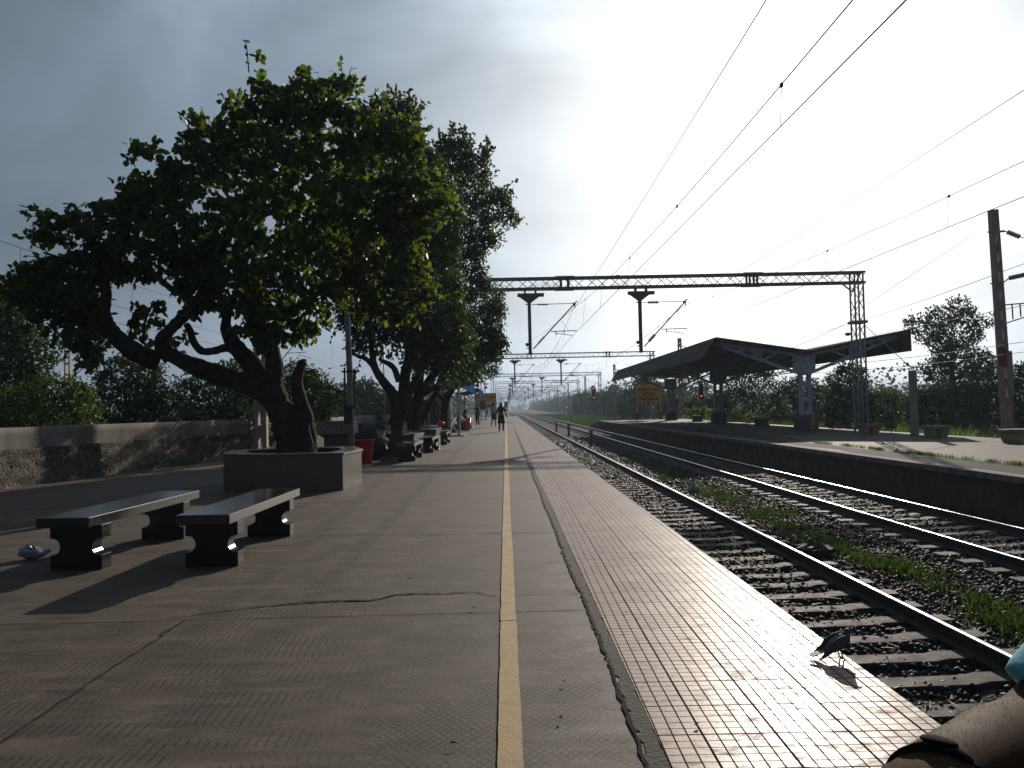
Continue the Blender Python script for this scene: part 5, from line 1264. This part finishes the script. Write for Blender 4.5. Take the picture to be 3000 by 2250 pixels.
# ------------------------------------------------------------------ blue-edged shelters, kiosk
def near_shelter(label, xf, y0, y1, zt, dep, ncol):
    t = thing('platform_canopy', label, 'shelter', (xf - dep / 2, y0, 0), group='blue-edged canopies on the near platform'); cx = 0; hw = dep / 2; L = y1 - y0
    mb = MB(); slab2([(-hw, zt - .1), (0, zt - .45), (hw, zt)], 0, L, .04, mb); mb.build('roof', M_asb, t)
    for s in (-1, 1): mb = MB(); mb.box((s * (hw + .02) + (.08 if s > 0 else -.08), L / 2, zt - .36 if s > 0 else zt - .46), (.03, L, .72)); mb.build('fascia', M_blue, t)
    for k in range(ncol):
        y = L * (k + .5) / ncol; c = MB()
        c.box((0, y, (zt - .5) / 2), (.16, .2, zt - .5)); c.build('column', M_steel2, t)
        c = MB(); c.bar((0, y, zt - 1.3), (hw - .1, y, zt - .12), .07); c.bar((0, y, zt - 1.3), (-hw + .1, y, zt - .22), .07); c.build('bracket', M_steel2, t)
    return t
zt1 = P(1356, 1106, 45.5).z; near_shelter('nearer canopy with a bright blue sheet edge, beyond the lattice gantry leg', P(1358, 1120, 46).x, 45.5, 60, zt1, 3.6, 2)
near_shelter('farther canopy with a blue sheet edge, close to the yellow name board', P(1399, 1120, 66).x, 66, 79, P(1399, 1137, 66).z, 3.4, 2)
kx = P(1270, 1200, 50).x
t = thing('kiosk', 'small dark sloping-roofed kiosk under the trees on the near platform', 'kiosk', (kx, 50, 0))
MB().box((0, 0, .95), (2.2, 1.8, 1.9)).build('wall', mat('kiosk_wall', (.07, .045, .04), .8, .3, 4), t)
MB().prism([(-1.35, 1.75), (1.3, 2.15), (1.3, 2.21), (-1.35, 1.81)], -1.2, 1.1).build('roof', mat('tin_roof', (.11, .13, .16), .5, .3, 4), t)
wn = MB().box((.55, -.915, 1.2), (.62, .03, .62)).build('window_frame', M_steel2, t); MB().box((.55, -.935, 1.2), (.5, .02, .5)).build('pane', mat('dim_glass', (.12, .13, .14), .2, .2, 5), wn)
# ------------------------------------------------------------------ people
def person(label, x, y, zb, h, rz, mt, cloth, pose='stand', hair='short', legs_m=None, group=None, legx=(0.0, 0.0), armL=None, armR=None, skirt=None, bag=None):
    """joints given for a height of 1.65 m; facing +Y before rz"""
    k = h / 1.65; t = thing('person', label, 'person', (x, y, zb), rz, group)
    V = lambda *a: Vector(a) * k
    if pose == 'stand':
        hip, ch, nk, hd = V(0, 0, .90), V(0, .01, 1.24), V(0, 0, 1.41), V(0, .02, 1.54)
        lf_ = [V(-.09, 0, .86), V(-.10, .02 + legx[0] * .5, .46), V(-.11, -.02 + legx[0], .08), V(-.12, .13 + legx[0], .03)]
        rf_ = [V(.09, 0, .86), V(.10, .02 + legx[1] * .5, .46), V(.11, -.02 + legx[1], .08), V(.12, .13 + legx[1], .03)]
    else:   # seated, seat at 0.47
        hip, ch, nk, hd = V(0, 0, .56), V(0, .06, .90), V(0, .10, 1.06), V(0, .15, 1.19)
        lf_ = [V(-.10, .06, .55), V(-.12, .42, .52), V(-.11, .44, .09), V(-.12, .58, .04)]
        rf_ = [V(.10, .06, .55), V(.12, .42, .52), V(.11, .44, .09), V(.12, .58, .04)]
    sh_ = ch.z + .11 * k
    aL = [V(-.17, 0, 0) + Vector((0, ch.y, sh_))] + [Vector(p) * k for p in (armL or [(-.23, .0, 1.08), (-.25, .04, .84), (-.25, .07, .74)])]
    aR = [V(.17, 0, 0) + Vector((0, ch.y, sh_))] + [Vector(p) * k for p in (armR or [(.23, .0, 1.08), (.25, .04, .84), (.25, .07, .74)])]
    nodes = [(hip, .115 * k), (hip.lerp(ch, .5), .10 * k), (ch, (.135 * k, .095 * k)), (nk, .05 * k), (hd - V(0, 0, .045), (.062 * k, .072 * k)), (hd + V(0, 0, .04), (.072 * k, .085 * k)), (hd + V(0, 0, .095), .045 * k)]
    edges = [(0, 1), (1, 2), (2, 3), (3, 4), (4, 5), (5, 6)]
    def chain(pts, rad, root):
        p_ = root
        for p, r in zip(pts, rad): nodes.append((p, r * k)); edges.append((p_, len(nodes) - 1)); p_ = len(nodes) - 1
    chain(lf_, (.08, .055, .038, .03), 0); chain(rf_, (.08, .055, .038, .03), 0)
    chain(aL, (.055, .04, .028, .03), 2); chain(aR, (.055, .04, .028, .03), 2)
    skin('body', nodes, edges, M_skin, t, 0, 1)
    g = 1.28; top = [(hip, .13 * k * g * .85), (hip.lerp(ch, .5), .115 * k * g * .9), (ch, (.15 * k * 1.1, .11 * k * 1.1)), (nk - V(0, 0, .06), .07 * k)]
    te = [(0, 1), (1, 2), (2, 3)]
    for a in (aL, aR):
        top += [(a[0], .07 * k), (a[0].lerp(a[1], .8), .055 * k)]; te += [(2, len(top) - 2), (len(top) - 2, len(top) - 1)]
    skin('top', top, te, cloth, t, 0, 1)
    if skirt:
        m_, zl, r0, r1 = skirt; z_ = hip.z + .1 * k
        if pose == 'stand': MB().lathe([(r0 * k, z_), (r0 * 1.12 * k, z_ - .15), (r1 * k, zl * k)], (0, (legx[0] + legx[1]) * .2, 0), 14, 1, .8).build('skirt', m_, t, smooth=True)
    if legs_m:
        ln = [(hip, .125 * k)]; le = []
        for c in (lf_, rf_):
            p_ = 0
            for p, r in zip(c[:3], (.095, .07, .055)): ln.append((p, r * k)); le.append((p_, len(ln) - 1)); p_ = len(ln) - 1
        skin('trousers', ln, le, legs_m, t, 0, 1)
    hm = MB(); hm.ell(hd + V(0, -.018, .045), (.083 * k, .095 * k, .088 * k), 12, 8)
    if hair == 'long': hm.path([hd + V(0, -.05, .05), hd + V(0, -.09, -.1), hd + V(0, -.12, -.3), hd + V(0, -.11, -.48)], [.085 * k, .105 * k, .10 * k, .05 * k], 10)
    hm.build('hair', M_hair, t, smooth=True)
    return t
q_ = G(1469, 1265)
person('woman with long loose dark hair, dark tunic and maroon leggings, walking away', q_.x, q_.y, 0, 1.62, R(-4), None, M_dkcloth, 'stand', 'long', M_maroon, None, (-.02, .10), [(-.2, .04, 1.1), (-.16, .2, .95), (-.14, .24, .93)], [(.24, -.03, 1.08), (.33, -.02, .86), (.36, 0, .76)], (M_dkcloth, .48, .16, .21))
q_ = G(1447, 1251)
person('man in a pale shirt and knee-length dark wrap standing beside the long-haired woman', q_.x, q_.y, 0, 1.68, R(30), None, M_wcloth, 'stand', 'short', None, None, (.12, -.06), None, None, (M_navy, .52, .15, .18))
q_ = G(1400, 1247)
person('man in dark blue standing with one arm stretched toward a seated person', q_.x, q_.y, 0, 1.68, R(55), None, M_navy, 'stand', 'short', M_navy, None, (.03, -.03), [(-.12, .26, 1.3), (-.1, .5, 1.33), (-.1, .58, 1.34)])
person('person in dark clothes with long hair, seated facing the standing man in dark blue', -2.65, 47.6, 0, 1.6, R(-80), None, M_dkcloth, 'sit', 'long', M_dkcloth, None, armL=[(-.2, .2, .8), (-.1, .38, .75), (-.06, .42, .76)], armR=[(.2, .2, .8), (.1, .38, .75), (.06, .42, .76)])
person('dark-haired person in a blue shirt seated on the bench beyond the lattice leg', -2.75, 43.4, 0, 1.66, R(-85), None, M_navy, 'sit', 'short', M_dkcloth, None, armL=[(-.2, .2, .8), (-.12, .38, .66), (-.1, .44, .64)], armR=[(.2, .2, .8), (.12, .38, .66), (.1, .44, .64)])
q_ = G(1427, 1226)
person('distant person in a pale shirt walking near the yellow name board', q_.x, q_.y, 0, 1.66, R(20), None, M_wcloth, 'stand', 'short', M_navy, None, (.1, -.1))
person('distant person in white, right of the pale-shirted walker by the name board', q_.x + .75, q_.y + 3, 0, 1.5, R(-60), None, M_wcloth, 'stand', 'short', M_dkcloth, None, (.05, -.05))
q_ = P(1114, 1257, 47)
person('person in rust-brown clothes standing by the wall left of the second tree', q_.x, 47, 0, 1.66, R(150), None, M_orange, 'stand', 'short', M_dkcloth, None, (.05, 0))
q_ = P(1188, 1250, 30)
person('person half hidden behind the trunk of the second tree', q_.x, 34, 0, 1.66, R(120), None, M_dkcloth, 'stand', 'short', M_dkcloth, None, (.0, .05))
q_ = P(1242, 1250, 46)
person('person in black and white standing at the kiosk under the trees', q_.x, 46, 0, 1.66, R(60), None, M_dkcloth, 'stand', 'short', M_wcloth, None, (.0, .05))
q_ = P(1279, 1250, 45)
person('person in a red top standing by the kiosk window', q_.x, 46.5, 0, 1.62, R(100), None, M_maroon, 'stand', 'long', M_dkcloth, None, (.0, .05))
# near person whose forearm enters the lower right corner
pt_ = thing('person', 'person with a cyan sleeve and dark wristwatch, bare forearm filling the lower right corner', 'person', (.86, .62, 0))
Wp = P(2672, 2352, .44); Ep = P(3075, 2225, .64); Fa = Wp.lerp(Ep, .35); Fb = Wp.lerp(Ep, .72)
hd_dir = ((Wp - Ep).normalized() * .45 + Vector((-.12, 0, -.9))).normalized(); shd = Vector((.70, .62, 1.27))
nodes = [(Vector((.86, .62, .86)), .13), (Vector((.86, .62, 1.05)), .12), (Vector((.86, .62, 1.2)), (.15, .11)), (Vector((.86, .62, 1.36)), .055), (Vector((.86, .61, 1.44)), (.066, .075)), (Vector((.86, .61, 1.53)), (.075, .085)), (Vector((.86, .61, 1.585)), .045),
         (shd, .06), (shd.lerp(Ep, .5), .05), (Ep, .054), (Fb, .054), (Wp.lerp(Ep, .52), .046), (Fa, .039), (Wp.lerp(Ep, .12), .0335), (Wp, (.034, .030)), (Wp + hd_dir * .05, (.040, .024)), (Wp + hd_dir * .085, (.042, .018))]
edges = [(0, 1), (1, 2), (2, 3), (3, 4), (4, 5), (5, 6), (2, 7)] + [(i, i + 1) for i in range(7, 16)]
pal = 15; side = hd_dir.cross(Vector((0, 0, 1))).normalized(); dn = Vector((0, 0, -1))
for i in range(4):
    kn = Wp + hd_dir * .095 + side * (-.03 + .02 * i); p_ = 16
    for L_, dz in ((.0, 0), (.035 + .004 * (1 - abs(i - 1.5)), -.006), (.06, -.02), (.076, -.036)):
        nodes.append((kn + hd_dir * L_ + Vector((0, 0, dz)), .0088)); edges.append((p_, len(nodes) - 1)); p_ = len(nodes) - 1
p_ = 14
for q3 in (hd_dir * .04 - side * .045, hd_dir * .07 - side * .06 + dn * .01, hd_dir * .095 - side * .058 + dn * .02):
    nodes.append((Wp + q3, .0105)); edges.append((p_, len(nodes) - 1)); p_ = len(nodes) - 1
for s in (-1, 1):
    p_ = 0
    for q3, r_ in (((.86 + s * .1, .62, .8), .09), ((.86 + s * .11, .64, .45), .06), ((.86 + s * .11, .61, .09), .04), ((.86 + s * .12, .74, .035), .035)):
        nodes.append((Vector(q3), r_)); edges.append((p_, len(nodes) - 1)); p_ = len(nodes) - 1
# far arm hangs down on the other side
p_ = 2
for q3, r_ in (((1.03, .62, 1.27), .06), ((1.1, .62, 1.0), .045), ((1.12, .66, .78), .032), ((1.12, .69, .7), .035)):
    nodes.append((Vector(q3), r_)); edges.append((p_, len(nodes) - 1)); p_ = len(nodes) - 1
skin('body', nodes, edges, M_skinshade, pt_, 0, 2, world=True)
sv_ = [(Vector((.86, .62, .88)), .15), (Vector((.86, .62, 1.05)), .145), (Vector((.86, .62, 1.2)), (.17, .13)), (Vector((.86, .62, 1.31)), .07), (Vector((1.04, .62, 1.27)), .08), (Vector((1.1, .62, 1.05)), .065)]
skin('shirt', sv_, [(0, 1), (1, 2), (2, 3), (2, 4), (4, 5)], M_cyan, pt_, 0, 2, world=True)
s_e = Ep.lerp(shd, .10); MB().path([shd + Vector((.06, 0, 0)), shd, shd.lerp(s_e, .35), shd.lerp(s_e, .7), shd.lerp(s_e, .97), s_e, s_e.lerp(shd, .02)], [.07, .078, .072, .068, .066, .064, .05], 28, cap=False).build('sleeve', M_cyan, pt_, smooth=True, world=True)
skin('trousers', [(Vector((.86, .62, .9)), .145)] + [(Vector((.86 + s * .1, .62 + b_, zz)), r_) for s in (-1, 1) for b_, zz, r_ in ((0, .78, .11), (.02, .45, .085), (0, .1, .07))], [(0, 1), (1, 2), (2, 3), (0, 4), (4, 5), (5, 6)], M_dkcloth, pt_, 0, 2, world=True)
mb = MB(); wc = Wp.lerp(Ep, .17); ax = (Ep - Wp).normalized(); u_ = ax.cross(Vector((0, 0, 1))).normalized(); v_ = u_.cross(ax)
V = []; n = 24
for off, rr_ in ((-.012, .027), (-.0115, .0308), (.0115, .0322), (.012, .028)):
    for k in range(n): a = 2 * math.pi * k / n; V.append(wc + ax * off + (u_ * math.cos(a) * 1.05 + v_ * math.sin(a) * .92) * rr_)
mb.add(V, [(i * n + k, i * n + (k + 1) % n, (i + 1) * n + (k + 1) % n, (i + 1) * n + k) for i in range(3) for k in range(n)]); ws = mb.build('watch_strap', M_strap, pt_, smooth=True, world=True)
mc = wc + (v_ * .029 - u_ * .004) ; MB().ell(mc, (.011, .012, .0028), 16, 6, Matrix((u_, ax, v_)).transposed()).build('watch_case', M_strap, ws, smooth=True, world=True)
# fine hairs on the forearm
V = []; nh = 2600
for i in range(nh):
    s_ = random.random() * .85 + .1; r_ = np.interp(s_, [0, .12, .35, .52, .72, 1], [.029, .031, .038, .046, .054, .054]) * .93; a = random.uniform(-.4, 3.5)
    nrm = u_ * math.cos(a) + v_ * math.sin(a); p0 = Wp.lerp(Ep, s_) + nrm * r_; d_ = (nrm * random.uniform(.3, .8) + ax * random.uniform(-.9, .1) + v_ * random.uniform(-.4, .2)).normalized(); L_ = random.uniform(.0015, .004); sd = d_.cross(nrm).normalized() * .00012
    V += [p0 - sd, p0 + sd, p0 + d_ * L_]
V = np.array([tuple(v) for v in V]) - np.array(WLOC[pt_]); tag(fast_mesh('arm_hair', V, np.full(nh, 3), np.arange(nh * 3), M_hair, pt_), kind='stuff')
# ------------------------------------------------------------------ birds
pg = G(2453, 1934); gq = thing('pigeon', 'dark pigeon standing on the tiled platform edge', 'pigeon', (pg.x, pg.y, .008), R(6))
nodes = [(Vector((a, 0, c)), r_) for a, c, r_ in ((-.075, .052, .014), (-.035, .067, .031), (.006, .082, .041), (.038, .105, .040), (.055, .134, .026), (.064, .156, .017), (.073, .170, .0165))]
skin('body', nodes, [(i, i + 1) for i in range(6)], M_bird, gq, 2, 2)
MB().path([(.083, 0, .170), (.106, 0, .162)], [.005, .0012], 6).build('beak', M_black, gq)
tl_ = MB().prism([(-.05, -.016), (-.155, -.024), (-.162, .0), (-.155, .024), (-.05, .016)], 0, .006, 'z').build('tail', M_bird, gq)
tl_.rotation_euler = (0, R(-17), 0); tl_.location = (0.0, 0, .070)
for s in (-1, 1):
    mb = MB(); mb.ell((0, 0, 0), (.072, .012, .031), 14, 8); mb.prism([(-.03, -.022), (-.10, -.022), (-.150, -.014), (-.10, .004), (-.02, .02)], -.004, .004); w_ = mb.build('wing', M_bird, gq, smooth=True); w_.location = (-.004, s * .035, .100); w_.rotation_euler = (0, R(-30), R(-s * 4))
    lg = MB(); lg.tube((.0, 0, .055), (.012, 0, .005), .0038, n=6)
    for a in (-35, 0, 35, 180): lg.tube((.012, 0, .004), (.012 + .024 * math.cos(R(a)), .024 * math.sin(R(a)), .001), .0025, .0012, 5)
    l_ = lg.build('leg', M_redp, gq); l_.location = (.012, s * .018, 0)
def small_bird(label, p, perched):
    t = thing('small_bird', label, 'bird', p, R(40), 'small birds above the left-hand line'); mb = MB(); mb.path([(-.22, 0, -.03), (-.1, 0, -.01), (0, 0, .03), (.09, 0, .06), (.14, 0, .07), (.17, 0, .065)], [.015, .045, .06, .04, .033, .005], 8); mb.build('body', M_black, t, smooth=True)
    for s in (-1, 1): MB().add([(-.08, s * .03, .02), (.05, s * .03, .04), (-.02, s * (.3 if not perched else .08), .12 if not perched else -.04)], [(0, 1, 2)]).build('wing', M_black, t)
p1 = P(967, 1064, 42); small_bird('small dark bird on the thin wire right of the crooked trunk', (-13.6, 13.6 / (abs(p1.x) / 42), lz - .28), True)
small_bird('small dark bird flying over the bushes at the far left', P(196, 1049, 48), False)
gq.scale = (.92, .95, .86)
# ------------------------------------------------------------------ haze
m = bpy.data.materials.new('haze_air'); m.use_nodes = True; m.node_tree.nodes.clear(); t = NT(m.node_tree)
pv = t.new('ShaderNodeVolumePrincipled'); pv.inputs['Color'].default_value = (0.70, 0.85, 1.0, 1); pv.inputs['Density'].default_value = 0.0008; pv.inputs['Anisotropy'].default_value = 0.0
t.l.new(pv.outputs[0], t.new('ShaderNodeOutputMaterial').inputs['Volume'])
hz = MB().box((0, 720, 9), (2800, 1700, 22)).build('haze', m); tag(hz, 'thin bluish morning haze over the whole station', 'haze', kind='stuff')
